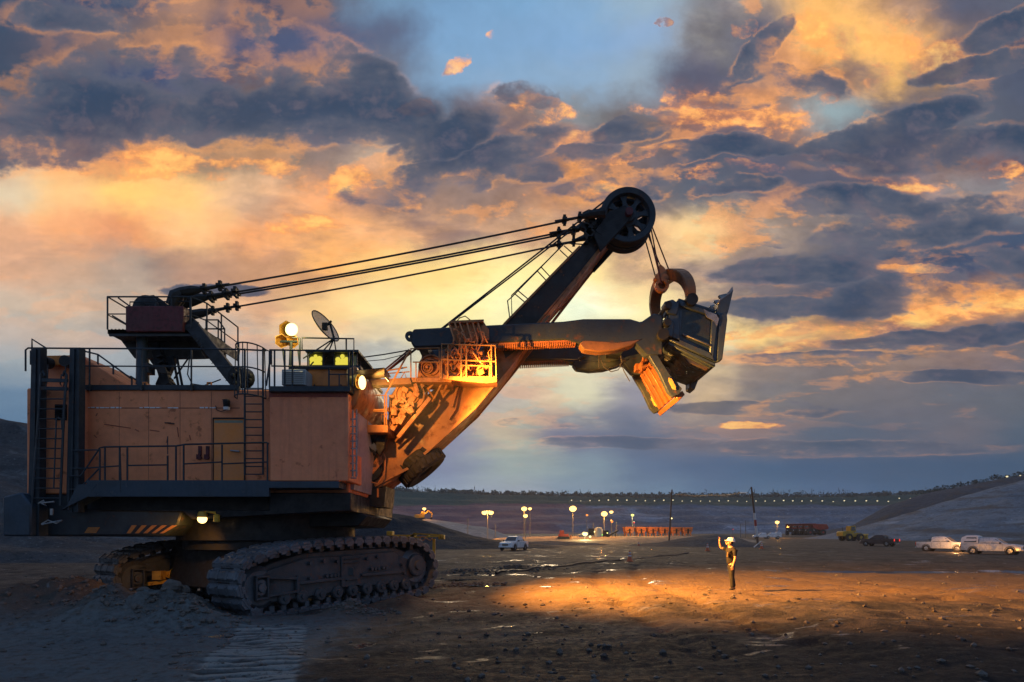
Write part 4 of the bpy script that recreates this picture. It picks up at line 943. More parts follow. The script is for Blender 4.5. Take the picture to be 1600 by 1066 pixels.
# lip across the front with teeth
lp_ = MB(); a = [(1118,490),(1124,470),(1141,458),(1146,452),(1138,486),(1131,505)]
lp_.prism([P(x,y,DN)+Vector((0,-.04,0)) for x, y in a], (0,DW+.08,0)); lp_.build('dipper_lip', M_dip, dipper, bevel=.03)
lp_ = MB(); lp_.prism([P(x,y,DN)+Vector((0,-.06,0)) for x, y in ((1122,495),(1135,488),(1136,500),(1128,563),(1119,566))], (0,.3,0)); lp_.prism([P(x,y,DN)+Vector((0,DW-.24,0)) for x, y in ((1122,495),(1135,488),(1136,500),(1128,563),(1119,566))], (0,.3,0)); lp_.build('lip_side_post', M_dip, dipper, bevel=.03)
lp_ = MB(); lp_.prism([P(x,y,DN)+Vector((0,-.1,0)) for x, y in ((1098,484),(1104,488),(1118,493),(1122,500),(1119,512),(1114,503),(1103,497))], (0,.04,0)); lp_.build('weld_edge', M_worn, dipper)
for k in range(6):
    y0 = .02+k*(DW-.30)/5; tm = MB()
    tm.prism([P(x,y,DN)+Vector((0,y0,0)) for x, y in ((1134,462),(1145,447),(1146,452),(1143,464),(1138,470))], (0,.22,0))
    tm.prism([P(x,y,DN)+Vector((0,y0+.03,0)) for x, y in ((1118,484),(1124,476),(1126,482),(1134,462),(1139,468),(1128,490))], (0,.16,0)); tm.prism([P(x,y,DN)+Vector((0,y0+.04,0)) for x, y in ((1133,472),(1121,474),(1127,465),(1124,460),(1137,457),(1140,464))], (0,.15,0)); tm.build('dipper_tooth', M_worn, dipper, bevel=.015)
# heel and bottom shell ribs
for k in range(5):
    y0 = .12+k*(DW-.4)/4; dip([(1052,536),(1116,566),(1112,574),(1052,545)], y0, .14, 'heel_band', M_dip, None, .02)
dip([(1104,560),(1120,568),(1112,588),(1104,584)], DW-.7, .6, 'heel_lug', M_dip)
dip([(1060,541),(1116,568),(1108,576),(1078,565)], .2, DW-.4, 'bottom_plate', mat('bottom_dark', (.03,.045,.06), (.3,.12,.03), None, .9, .4, .3, .25, dark_amt=.5))
for pts in ([(1036,474),(1050,470),(1060,478),(1056,495),(1040,492)], [(1036,500),(1052,505),(1050,530),(1036,524)]):
    dip(pts, -.15, .5, 'hinge_lug', M_dip); dip(pts, DW-.35, .5, 'hinge_lug', M_dip)
m = MB()
for px, py, r_ in ((1041,482,.12),(1040,509,.12),(1033,527,.19)): m.cyl(P(px,py,DN)+Vector((0,DW/2,0)), r_, DW+.7, (0,1,0), 20)
m.build('hinge_pin', M_black, dipper)
# bail: thick arch spanning the dipper from cheek to cheek
bl_ = MB()
ctr = [(1079,470,DN+.05),(1078,452,DN+.02),(1071,437,DN+.22),(1060,430,DN+.65),(1048,430,DN+1.2),(1036,438,DN+1.75),(1026,455,DN+2.3),(1023,478,DN+2.62),(1027,500,DN+2.72),(1030,515,DN+2.72)]
pts0 = [P(*c) for c in ctr]; pts = []
for i in range(len(pts0)-1):
    p0, p1, p2, p3 = pts0[max(i-1,0)], pts0[i], pts0[i+1], pts0[min(i+2,len(pts0)-1)]
    for k in range(4):
        t_ = k/4; pts.append(.5*((2*p1)+(p2-p0)*t_+(2*p0-5*p1+4*p2-p3)*t_*t_+(3*p1-p0-3*p2+p3)*t_**3))
pts.append(pts0[-1]); n = len(pts); vs_, fs_ = [], []
for i, p in enumerate(pts):
    t = (pts[min(i+1,n-1)]-pts[max(i-1,0)]).normalized(); nr = Vector((.93,.0,.1)); 
    wide = (Vector((1,0,0))-t*t.x).normalized(); th = t.cross(wide).normalized()
    f_i = math.sin(math.pi*i/(n-1)); a = .14+.07*f_i; b = .15+.05*f_i
    for s1, s2 in ((-1,-1),(1,-1),(1,1),(-1,1)): vs_.append(p+wide*a*s1+th*b*s2)
for i in range(n-1):
    for k in range(4): fs_.append((i*4+k, i*4+(k+1)%4, (i+1)*4+(k+1)%4, (i+1)*4+k))
fs_ += [(3,2,1,0), tuple((n-1)*4+k for k in range(4))]
bl_.add(vs_, fs_); bail = bl_.build('bail', M_bail, SH, smooth=False, bevel=.03)
bl_ = MB(); bl_.cyl(P(1079,471,DN-.05), .2, .45, (0,1,0), 18); bl_.cyl(P(1028,508,DN+2.72), .2, .4, (0,1,0), 18); bl_.build('bail_pin', M_black, bail)
pk = MB(); pk.prism_px([(1026,436),(1031,412),(1038,418),(1044,428),(1040,446),(1036,454),(1029,450),(1026,443)], 22.75, .10); pk.prism_px([(1026,436),(1031,412),(1038,418),(1044,428),(1040,446),(1036,454),(1029,450),(1026,443)], 23.15, .10)
pk.cyl(P(1034,441,22.95), .16, .75, (0,1,0), 18); pk.cyl(P(1026,435,22.7), .1, .3, (0,1,0), 12); pk.lathe([(.14,-.1),(.24,-.1),(.24,.1),(.14,.1),(.14,-.1)], P(1034,447,22.6), (0,1,0), 20); pk.build('equalizer', M_boom, bail)
# dipper door swung open: two curved arms and the latticed plate between them
arm_o = [(1036,508),(1022,505),(1010,512),(1006,524),(1007,538),(1014,556),(1030,582),(1044,612),(1052,620)]
arm_i = [(1036,520),(1027,518),(1021,524),(1020,534),(1024,548),(1034,566),(1050,590),(1066,607),(1061,617)]
da_ = MB(); da_.ribbon(arm_o, arm_i, DN-.12, .26); ddoor = da_.build('dipper_door', M_handle, SH, bevel=.02)
da_ = MB(); dl = Vector((0, DW-.05, 0)); o0 = len(da_.v)
da_.ribbon(arm_o, arm_i, DN-.12, .26); da_.v = [(x, y+DW+.0, z) for x, y, z in da_.v]; da_.build('door_arm', M_handle, ddoor, bevel=.02)
for y0 in (-.14, DW-.14):
    sl = MB(); sl.prism([P(x,y,DN)+Vector((0,y0-.02,0)) for x, y in ((1043,592),(1048,594),(1054,606),(1054,611),(1049,609),(1044,598))], (0,.03,0)); sl.build('arm_slot', mat('slot_pale', (.55,.30,.08), None, None, 2, .5), ddoor)
dd = MB(); pl_ = [(1014,549),(1029,541),(1066,605),(1052,621)]
dd.prism([P(x,y,DN)+Vector((0,.14,0)) for x, y in ((1026,563),(1030,560),(1063,612),(1058,617))], (0,DW-.25,0)); dd.build('door_plate', M_lattice, ddoor, bevel=.03)
for a, b in (((1022,556),(1032,552)),((1035,580),(1044,574)),((1047,600),(1056,594)),((1056,620),(1066,610))):
    dd = MB(); A, B = P(a[0],a[1],DN), P(b[0],b[1],DN); dd.prism([A, B, B+Vector((.1,0,-.14)), A+Vector((.1,0,-.14))], (0,DW,0)); dd.build('door_rib', M_lattice, ddoor, bevel=.02)
for k in range(4):
    y0 = .4+k*.6; dd = MB(); dd.prism([P(x,y,DN)+Vector((0,y0,0)) for x, y in ((1021,560),(1027,557),(1060,614),(1054,618))], (0,.10,0)); dd.build('door_stiffener', M_lattice, ddoor, bevel=.015)
dd = MB(); dd.cyl(P(1020,552,DN)+Vector((0,DW*.6,0)), .16, .9, (0,1,0), 14); dd.box(P(1016,552,DN)+Vector((0,DW*.7,0)), (.3,.4,.25)); dd.rod(P(1012,545,DN)+Vector((0,.6,0)), P(1018,560,DN)+Vector((0,1.6,0)), .05); dd.build('latch_gear', M_lattice, ddoor)

# ------------------------------------------------------------------ ground
def vnoise(x, y, seed=0):
    xi = np.floor(x).astype(np.int64); yi = np.floor(y).astype(np.int64); fx = x-xi; fy = y-yi
    def h(a, b):
        n = (a*374761393 + b*668265263 + seed*1442695041) & 0xffffffff
        n = ((n ^ (n >> 13))*1274126177) & 0xffffffff
        n = n ^ (n >> 16); return (n & 0xffffff)/float(0xffffff)
    u = fx*fx*(3-2*fx); v = fy*fy*(3-2*fy)
    return (h(xi,yi)*(1-u)+h(xi+1,yi)*u)*(1-v) + (h(xi,yi+1)*(1-u)+h(xi+1,yi+1)*u)*v
def fbm(x, y, scale, octv=5, seed=0, gain=.5):
    t = 0; a = 1; tot = 0; s_ = scale
    for k in range(octv):
        t = t + a*vnoise(x*s_+17.3*k, y*s_-9.1*k, seed+k); tot += a; a *= gain; s_ *= 2.03
    return t/tot - .5
def sstep(a, b, x):
    t = np.clip((x-a)/(b-a), 0, 1); return t*t*(3-2*t)
def bump2(x, y, cx, cy, rx, ry, ang=0):
    c, s_ = math.cos(ang), math.sin(ang); dx = x-cx; dy = y-cy
    return np.exp(-(((dx*c+dy*s_)/rx)**2 + ((-dx*s_+dy*c)/ry)**2))
def ground_z(x, y):
    x = np.asarray(x, float); y = np.asarray(y, float)
    q = y*.5 + x*.9
    z = .52*sstep(4.5, 15, q)
    z = np.where(y > 26, np.maximum(z, .52*sstep(26, 60, y)), z)
    z = z + .0135*np.maximum(y-65, 0)*(y > 65)*sstep(-60,-10,x+y*.2)
    near = 1/(1+np.maximum(y-30, 0)/60.0)
    z = z + fbm(x, y, .12, 3, 5)*.22*near*sstep(5, 14, np.hypot(x+8.6, y-22.7)*.6+2)
    rut = fbm(x+fbm(x,y,.2,2,9)*6, y*2.2, .35, 5, 21)
    z = z + rut*.26*near + fbm(x, y, 1.7, 4, 33, .55)*.085*near
    # heaped dirt before the far crawler and beside the near one
    lump = 1+1.6*fbm(x, y, .9, 5, 51, .6)
    z = z + 1.8*lump*(.42*bump2(x,y,-13.2,18.6,2.6,1.0,.35) + .50*bump2(x,y,-9.6,16.6,1.5,.7,.6) + .30*bump2(x,y,-7.9,15.6,.9,.5,.3) + .38*bump2(x,y,-10.9,17.7,1.3,.6,.2)
                  + .22*bump2(x,y,-4.6,18.0,.7,.5,.9) + .16*bump2(x,y,-3.6,19.8,1.0,.5,.9) + .25*bump2(x,y,-16.5,17.2,2.5,1.1,.2))
    z = z + .20*lump*bump2(x,y,-1.6,31.0,2.0,.9,.1) + .22*lump*bump2(x,y,.4,33.5,1.8,.6,.1)
    # crawler print left in the mud towards the viewer
    dx, dy = x+6.0, y-16.2; t = (dx*.28-dy*.96); w = dx*.96+dy*.28
    inside = sstep(-.85,-.72,w)*(1-sstep(.72,.85,w))*sstep(-.3,.4,t)*(1-sstep(8.5,11,t))
    wob = vnoise(x*2.3,y*2.3,77)
    z = z + inside*((.10*np.abs(np.sin(math.pi*(t+.1*wob)/.40))-.09)*(.4+wob) )
    # shallow pits that hold water
    z = z - .30*bump2(x,y,19.6,33.5,3.6,1.7,.05) - .26*bump2(x,y,27.5,33.0,3.0,1.4) - .06*bump2(x,y,-1.6,27.5,.9,.5) - .05*bump2(x,y,-.6,24.5,.6,.4)
    # wheel tracks curving away across the yard
    for c0, cu in ((3.0,.010),(4.9,.010),(12.0,-.006),(13.8,-.006)):
        xx = c0+cu*(y-18)**2*.6; z = z - .09*(1+.5*np.sin(y*9))*np.exp(-((x-xx)/.3)**2)*sstep(8,14,y)*(1-sstep(50,70,y))
    return z
def axis_pts(segs):
    out = []
    for a, b, s_ in segs: out += list(np.arange(a, b, s_))
    return out
def grow(start, stop, step, k):
    out = []; p = start
    while abs(p) < abs(stop): out.append(p); p += step; step *= k
    out.append(stop); return out
def grid_mesh(name, xs, ys, zfun, m, kind='structure', skirt=None):
    X, Y = np.meshgrid(np.array(xs), np.array(ys)); Z = zfun(X, Y); nx, ny = len(xs), len(ys)
    me = bpy.data.meshes.new(name); me.vertices.add(nx*ny)
    me.vertices.foreach_set('co', np.stack([X, Y, Z], -1).astype(np.float32).ravel())
    i = np.arange(nx*ny).reshape(ny, nx); q_ = np.stack([i[:-1,:-1], i[:-1,1:], i[1:,1:], i[1:,:-1]], -1).reshape(-1, 4)
    me.loops.add(q_.size); me.polygons.add(len(q_)); me.loops.foreach_set('vertex_index', q_.ravel().astype(np.int32))
    me.polygons.foreach_set('loop_start', (np.arange(len(q_))*4).astype(np.int32)); me.polygons.foreach_set('loop_total', np.full(len(q_), 4, np.int32))
    me.polygons.foreach_set('use_smooth', [True]*len(q_)); me.update(); me.validate()
    o = bpy.data.objects.new(name, me); scene.collection.objects.link(o); me.materials.append(m)
    if kind: o['kind'] = kind
    return o
def ground_mat():
    m = bpy.data.materials.new('pit_floor_mud'); m.use_nodes = True; nt = m.node_tree; nt.nodes.clear()
    N, L, M, mix, rng, noise, mapping = ease_nodes(nt)
    out = N.new('ShaderNodeOutputMaterial'); b = N.new('ShaderNodeBsdfPrincipled'); L.new(b.outputs[0], out.inputs[0])
    geo = N.new('ShaderNodeNewGeometry'); pos = geo.outputs['Position']
    big = noise(pos, .11, 5, .6, .4); mid = noise(pos, .9, 6, .65, .5); fine = noise(pos, 6.0, 7, .7); grit = noise(pos, 38.0, 4, .7)
    col = mix(rng(big, .38, .62), (.034,.032,.031), (.080,.062,.048))
    col = mix(rng(mid, .42, .66), col, (.095,.080,.066))
    col = mix(M('MULTIPLY', rng(mid, .50, .36), .8), col, (.022,.020,.020))
    col = mix(M('MULTIPLY', rng(fine, .55, .72), .45), col, (.20,.17,.14))
    col = mix(M('MULTIPLY', rng(grit, .60, .74), .55), col, (.30,.27,.23))
    col = mix(M('MULTIPLY', rng(grit, .44, .34), .7), col, (.02,.018,.017))
    # paler grey clay round the crawler print, black coal dirt before it
    sx = N.new('ShaderNodeSeparateXYZ'); L.new(pos, sx.inputs[0]); wob = M('MULTIPLY', M('SUBTRACT', mid, .5), 5.0)
    coal = M('MULTIPLY', rng(M('ADD', sx.outputs[1], wob), 14.5, 11.0), rng(M('ADD', sx.outputs[0], wob), -4.2, -2.6))
    col = mix(M('MULTIPLY', coal, .80), col, (.016,.016,.018))
    clay = M('MULTIPLY', M('MULTIPLY', rng(M('ADD', sx.outputs[1], wob), 19.0, 15.5), rng(M('ADD', sx.outputs[0], wob), -3.0, -4.2)), rng(fine, .25, .6))
    col = mix(M('MULTIPLY', clay, .8), col, (.15,.18,.19))
    tt = M('ADD', M('MULTIPLY', M('ADD', sx.outputs[0], 6.0), .28), M('MULTIPLY', M('SUBTRACT', sx.outputs[1], 16.2), -.96))
    ww = M('ADD', M('MULTIPLY', M('ADD', sx.outputs[0], 6.0), .96), M('MULTIPLY', M('SUBTRACT', sx.outputs[1], 16.2), .28))
    crest = M('ABSOLUTE', M('SINE', M('MULTIPLY', M('ADD', tt, M('MULTIPLY', mid, .12)), math.pi/.40)))
    pm = M('MULTIPLY', M('MULTIPLY', rng(ww, -.86, -.74), rng(ww, .86, .74)), rng(tt, .2, 1.0))
    col = mix(M('MULTIPLY', M('MULTIPLY', pm, rng(crest, .55, .95)), rng(fine, .3, .5)), col, (.26,.28,.27))
    col = mix(M('MULTIPLY', M('MULTIPLY', pm, rng(crest, .5, .1)), .6), col, (.03,.032,.034))
    ochre_light_pool = M('MULTIPLY', rng(M('ADD', sx.outputs[1], M('MULTIPLY', wob, 1.4)), 14.5, 19.5), rng(M('ADD', sx.outputs[1], M('MULTIPLY', wob, 2)), 40, 27))  # the floodlight's warm pool, put into the soil colour
    col = mix(M('MULTIPLY', M('MULTIPLY', ochre_light_pool, rng(sx.outputs[0], -6, 2)), .6), col, (.19,.125,.065))
    wet = M('MULTIPLY', rng(noise(mapping(pos,(3,9,0),(0,0,.1),(.6,1.3,1)), .9, 6, .62, .6), .60, .635), rng(noise(pos, .21, 2, .5), .42, .56))
    col = mix(M('MULTIPLY', wet, .55), col, (.018,.017,.017))
    L.new(col, b.inputs['Base Color'])
    rough = M('SUBTRACT', rng(fine, .3, .7, .62, .95), M('MULTIPLY', wet, .58))
    L.new(rough, b.inputs['Roughness']); L.new(M('ADD', .12, M('MULTIPLY', wet, .45)), b.inputs['Specular IOR Level'])
    hsum = M('ADD', M('MULTIPLY', fine, 1.0), M('MULTIPLY', grit, .35))
    bp = N.new('ShaderNodeBump'); bp.inputs['Distance'].default_value = .09
    L.new(M('SUBTRACT', 1.0, M('MULTIPLY', wet, .93)), bp.inputs['Strength']); L.new(hsum, bp.inputs['Height']); L.new(bp.outputs[0], b.inputs['Normal'])
    return m
xs = list(reversed(grow(-20, -950, .4, 1.12)))[:-1] + axis_pts([(-20,-12,.14),(-12,10,.07),(10,30,.12)]) + grow(30, 950, .25, 1.12)
ys = list(reversed(grow(5, -120, .3, 1.2)))[:-1] + axis_pts([(5,24,.07),(24,45,.12)]) + grow(45, 1000, .2, 1.05)
xs = sorted(set(round(v, 3) for v in xs)); ys = sorted(set(round(v, 3) for v in ys))
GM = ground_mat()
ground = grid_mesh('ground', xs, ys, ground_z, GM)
def gz(x, y): return float(ground_z(np.array([x]), np.array([y]))[0])
# standing water in the shallow pits
wm = bpy.data.materials.new('muddy_water'); wm.use_nodes = True; b_ = wm.node_tree.nodes['Principled BSDF']
b_.inputs['Base Color'].default_value = (.02,.022,.025,1); b_.inputs['Roughness'].default_value = .04; b_.inputs['Specular IOR Level'].default_value = .9
for cx, cy, rx, ry, lv in ((19.6,33.5,4.2,2.1,-.02),(27.5,33.0,3.5,1.8,-.03),(-1.6,27.5,1.1,.7,-.015),(-.6,24.5,.9,.6,-.015),(-17.5,27.5,6.0,1.6,.0)):
    if cx == -17.5: lvz = gz(cx, cy)+.0
    else:
        rim = [gz(cx+rx*1.2*math.cos(a), cy+ry*1.2*math.sin(a)) for a in np.linspace(0, 6.28, 12)]; lvz = sum(rim)/12+lv
    mb = MB(); n = 40; ring = []
    for k in range(n):
        a = 2*math.pi*k/n; rr_ = 1+.18*math.sin(3*a+cx)+.12*math.sin(7*a); ring.append((cx+rx*rr_*math.cos(a), cy+ry*rr_*math.sin(a), lvz))
    mb.v = ring; mb.f = [tuple(range(n))]; o = mb.build('puddle', wm, None, smooth=False); o['kind'] = 'structure'
# loose gravel, clods and rubble
def rubble(name, n, gen, m, kind='stuff', seed=1):
    rs = random.Random(seed); V, F = [], []
    base = [(0,0,1),(.9,0,.3),(.28,.86,.3),(-.73,.53,.3),(-.73,-.53,.3),(.28,-.86,.3),(.6,.5,-.6),(-.4,.6,-.6),(-.4,-.6,-.6),(.6,-.5,-.6)]
    fs_ = [(0,1,2),(0,2,3),(0,3,4),(0,4,5),(0,5,1),(1,6,2),(2,6,7),(2,7,3),(3,7,8),(3,8,4),(4,8,5),(5,8,9),(5,9,1),(1,9,6)]
    P_ = [gen(rs) for _ in range(n)]
    zz = ground_z(np.array([p[0] for p in P_]), np.array([p[1] for p in P_]))
    for (x, y, r_), z in zip(P_, zz):
        o = len(V); a = rs.uniform(0, 6.3); ca, sa = math.cos(a), math.sin(a); sx, sy, sz = rs.uniform(.7,1.3), rs.uniform(.6,1.1), rs.uniform(.4,.85)
        for v in base:
            j = rs.uniform(.75, 1.2); vx, vy = v[0]*sx*j, v[1]*sy*j
            V.append((x+r_*(vx*ca-vy*sa), y+r_*(vx*sa+vy*ca), z+r_*(v[2]*sz*j+.15)))
        F += [tuple(i+o for i in f) for f in fs_]
    mb = MB(); mb.v = V; mb.f = F; o = mb.build(name, m, None, smooth=False)
    if kind: o['kind'] = kind
    return o
M_stone = mat('dusty_stone', (.11,.10,.09), (.06,.055,.05), None, 2.5, .85, 0, .3, fine=20)
M_clod = mat('dark_clod', (.045,.038,.034), (.10,.08,.065), None, 2.5, .85, 0, .3, fine=20)
def g1(rs):
    y = 8+ (rs.random()**1.6)*36; x = rs.uniform(-1.05,1.0)*y; return x, y, .008+.085*rs.random()**8
def g2(rs):
    c = rs.choice(((-13.2,18.6,2.6,1.2),(-9.6,16.4,1.9,1.1),(-7.6,15.4,1.6,.8),(-10.9,17.7,1.6,.9),(-4.4,18.0,.9,.6),(-1.6,31,2.6,1.1),(.6,33.5,2.2,.9),(-1.9,25.3,1.6,.5)))
    return rs.gauss(c[0], c[2]*.5), rs.gauss(c[1], c[3]*.5), rs.uniform(.025,.11)
def g3(rs):
    c = rs.choice(((1.2,10.6),(3.6,12.1),(6.4,13.5),(-1.4,13.0),(9.2,12.0),(7.5,17.6),(11,15.5),(0,18),(4,16.4),(14,19),(2.2,22.6)))
    return rs.gauss(c[0], 2.2), rs.gauss(c[1], .7), .015+.07*rs.random()**3
rubble('loose_gravel', 5200, g1, M_stone, seed=2); rubble('rubble', 900, g2, M_stone, seed=3); rubble('mud_clods', 420, g3, M_clod, seed=5)
BR = []
for i, (px, py, d_, r_, lab) in enumerate(((267,967,17.2,.22,'largest pale boulder heaped between the two crawlers'),(243,963,17.4,.17,'pale boulder left of the largest one before the crawlers'),(303,949,18.4,.20,'dark boulder close behind the pale ones between the crawlers'),(288,962,17.4,.15,'small boulder wedged right of the largest pale one'),(290,985,16.0,.10,'small low stone nearest the near crawler print'),(224,975,16.7,.12,'leftmost small stone on the dirt heap before the crawlers'))):
    c = P(px,py,d_); z = gz(c.x, c.y); rs = random.Random(40+i)
    mb = MB(); mb.sphere((0,0,0), r_, 10, 7, (1.25,.9,.9))
    mb.v = [(x*(1+.28*math.sin(x*19/r_*.12+i)+rs.uniform(-.12,.12)), y*(1+rs.uniform(-.14,.14)), zz*(1+rs.uniform(-.15,.15))) for x, y, zz in mb.v]
    mb.v = [(x+c.x, y+c.y, zz+z+r_*.45) for x, y, zz in mb.v]; o = mb.build('boulder', M_stone, None, smooth=False)
    tag(o, lab, 'boulder', 'boulders before the crawlers')
# black power cable lying across the yard
pc = MB(); cps = [(775,899,30),(800,896,31.5),(830,893,33),(862,889,36),(900,884,40),(945,879,45),(975,876,49),(1010,871,56),(1050,868,62),(1085,864,72)]
pts = []
for a, b in zip(cps, cps[1:]):
    for k in range(4):
        f = k/4; px, d_ = a[0]*(1-f)+b[0]*f, a[2]*(1-f)+b[2]*f; x = (px-800)/1000*d_; pts.append((x, d_, gz(x, d_)+.05+.02*math.sin(k+px)))
pc.tube(pts, .065, 7); o = pc.build('power_cable', M_rope, None); tag(o, 'thick black power cable snaking along the muddy ground past the nearest traffic cone', 'cable')

# ------------------------------------------------------------------ spoil heaps, high walls and the far side of the pit
def rock_mat(name, cols, scale=.05, dust=(.3,.3,.3), zcols=None, dustamt=.4, streak=None, bump=.8, dist=1.0):
    """rocky slope: patches of the given colours, paler dusty gullies running down the slope"""
    m = bpy.data.materials.new(name); m.use_nodes = True; nt = m.node_tree; nt.nodes.clear()
    N, L, M, mix, rng, noise, mapping = ease_nodes(nt)
    out = N.new('ShaderNodeOutputMaterial'); b = N.new('ShaderNodeBsdfPrincipled'); L.new(b.outputs[0], out.inputs[0])
    geo = N.new('ShaderNodeNewGeometry'); pos = geo.outputs['Position']; sp_ = N.new('ShaderNodeSeparateXYZ'); L.new(pos, sp_.inputs[0])
    n1 = noise(pos, scale, 6, .6, .6); n2 = noise(pos, scale*6, 7, .65, .3); n3 = noise(pos, scale*30, 5, .65)
    col = mix(rng(n1, .40, .60), cols[0], cols[1])
    if len(cols) > 2: col = mix(rng(n2, .50, .64), col, cols[2])
    if zcols:
        xr, lower = zcols
        col = mix(rng(M('ADD', sp_.outputs[0], M('MULTIPLY', n1, xr[2])), xr[0], xr[1]), lower, col)
    d_ = noise(mapping(pos, (0,0,0), (0,0,0), streak or (1,1,.35)), scale*2.4, 7, .65, .8)
    col = mix(M('MULTIPLY', rng(d_, .54, .70), dustamt), col, dust)
    col = mix(M('MULTIPLY', rng(n3, .58, .74), .5), col, tuple(min(1, c*1.5+.04) for c in dust)); col = mix(M('MULTIPLY', rng(n3, .46, .34), .6), col, tuple(c*.3 for c in cols[0]))
    L.new(col, b.inputs['Base Color']); b.inputs['Roughness'].default_value = .92; b.inputs['Specular IOR Level'].default_value = .25
    bp = N.new('ShaderNodeBump'); bp.inputs['Strength'].default_value = bump; bp.inputs['Distance'].default_value = dist
    L.new(M('ADD', n2, M('MULTIPLY', n3, .35)), bp.inputs['Height']); L.new(bp.outputs[0], b.inputs['Normal'])
    return m, (N, L, M, mix, rng, noise, mapping, b, sp_, n1, n2, col)
# far wall of the pit
def prof_px(pts, x):
    return np.interp(x, [p[0] for p in pts], [p[1] for p in pts])
FY = 620.0
def far_z(x, y):
    px = 800+x/FY*1000
    top = prof_px([(-900,700),(0,760),(560,764),(640,769),(760,773),(1000,777),(1300,777),(1420,773),(1500,768),(1700,740),(2300,700)], px)
    H = CAMZ+(842-top)/1000*FY
    f = np.clip((y-430)/(FY-430), 0, 1.2)
    wav = fbm(x, y, .006, 4, 61)*.35; f2 = np.clip(f+wav*f*(1-f)*2, 0, 1)
    terr = np.floor(f2*6)/6+sstep(.25,.8,(f2*6)%1)/6
    z = H*(.35*f2+.65*terr)*1.0
    z = z + fbm(x, y, .02, 6, 71, .6)*7*np.sin(np.clip(f,0,1)*math.pi) + fbm(x,y,.1,4,75)*1.6*(f<1)
    z = np.where(f >= 1, H+fbm(x,y,.01,3,80)*2-(y-FY)*.02, z)
    return np.where(y < 432, -2, z)
fm, (N, L, M, mix, rng, noise, mapping, b, sp_, n1, n2, col) = rock_mat('pit_wall_rock', [(.07,.095,.14),(.15,.19,.25),(.095,.115,.155)], .012, (.46,.50,.58), dustamt=.75, streak=(.5,.5,1.6), bump=1, dist=3)
red = mix(rng(n2, .45, .6), (.27,.095,.10), (.19,.075,.09)); red = mix(rng(noise(mapping(sp_.inputs[0].links[0].from_socket,(0,0,0),(0,0,0),(.25,.25,2.5)), .06, 5, .6), .5, .62), red, (.36,.17,.15))
xn = M('ADD', sp_.outputs[0], M('MULTIPLY', M('SUBTRACT', n1, .5), 260)); c2 = mix(rng(xn, 20, 110), red, col)
c2 = mix(M('MULTIPLY', rng(M('ADD',sp_.outputs[2], M('MULTIPLY', n1, 8)), 34, 37.5), rng(xn, 250, 330)), c2, (.13,.05,.045))
c2 = mix(rng(M('ADD', sp_.outputs[2], M('MULTIPLY', M('SUBTRACT', n1, .5), 16)), 31.5, 34), c2, (.022,.062,.045))
L.new(c2, b.inputs['Base Color'])
grid_mesh('far_pit_wall', np.arange(-700, 900, 4.0), np.concatenate([np.arange(428, 640, 3.5), np.arange(640, 900, 20)]), far_z, fm)
# dark rising slope in the right distance
def mid_z(x, y):
    Dd = 300.0; px = 800+x/Dd*1000
    top = prof_px([(1180,842),(1240,838),(1330,822),(1385,790),(1440,772),(1500,760),(1560,748),(1620,738),(2400,640)], px)
    top = np.where(y > Dd, 842-(842-top)*np.clip(1-(y-Dd)/25, -.1, 1), top)
    H = np.maximum(CAMZ+(842-top)/1000*Dd, 0)
    f = sstep(210, Dd, y); return H*f*(1-.0*(y>Dd))+fbm(x,y,.03,5,91,.6)*5*f*(H>4)*(1-sstep(Dd-12,Dd,y)*.9) - 2*(H <= 2.3)
mm_, _ = rock_mat('dark_slope_rock', [(.030,.042,.066),(.045,.058,.08),(.06,.05,.045)], .02, (.09,.11,.14), dustamt=.5, dist=2)
grid_mesh('dark_slope', np.arange(100, 520, 3.0), np.concatenate([np.arange(205, 305, 3.0), np.arange(305, 335, 5)]), mid_z, mm_)
# grey gravel slope on the right
def grav_z(x, y):
    Dd = 190.0; px = 800+x/Dd*1000
    top = prof_px([(1240,846),(1290,836),(1350,822),(1400,808),(1450,792),(1500,777),(1550,763),(1600,750),(1700,730),(2600,600)], px)
    top = np.where(y > Dd, 842-(842-top)*np.clip(1-(y-Dd)/14, -.1, 1), top)
    H = np.maximum(CAMZ+(842-top)/1000*Dd, 0); f = sstep(128+8*fbm(x,x*0,.05,2,3), Dd, y); f = .5*f+.5*np.clip((y-132)/(Dd-132),0,1)
    return H*f+fbm(x,y,.06,6,95,.62)*3.4*np.clip(f*3,0,1)*(H>3)*(1-sstep(Dd-10,Dd,y)) + fbm(x,y,.5,4,99)*.35 - 1.5*(H*f<.35)
gm_, (N, L, M, mix, rng, noise, mapping, b, sp_, n1, n2, col) = rock_mat('grey_gravel', [(.14,.17,.20),(.19,.215,.24),(.12,.13,.14)], .05, (.34,.37,.40), dustamt=.8, streak=(.35,.7,1.2), dist=.7)
strk = noise(mapping(sp_.inputs[0].links[0].from_socket, (0,0,0), (0,R(-28),0), (.18,.4,2.4)), .16, 6, .62, .5)
L.new(mix(M('MULTIPLY', rng(strk, .52, .66), .75), col, (.10,.075,.055)), b.inputs['Base Color'])
grid_mesh('gravel_slope', np.arange(78, 420, 1.4), np.concatenate([np.arange(122, 194, 1.0), np.arange(194, 208, 2)]), grav_z, gm_)
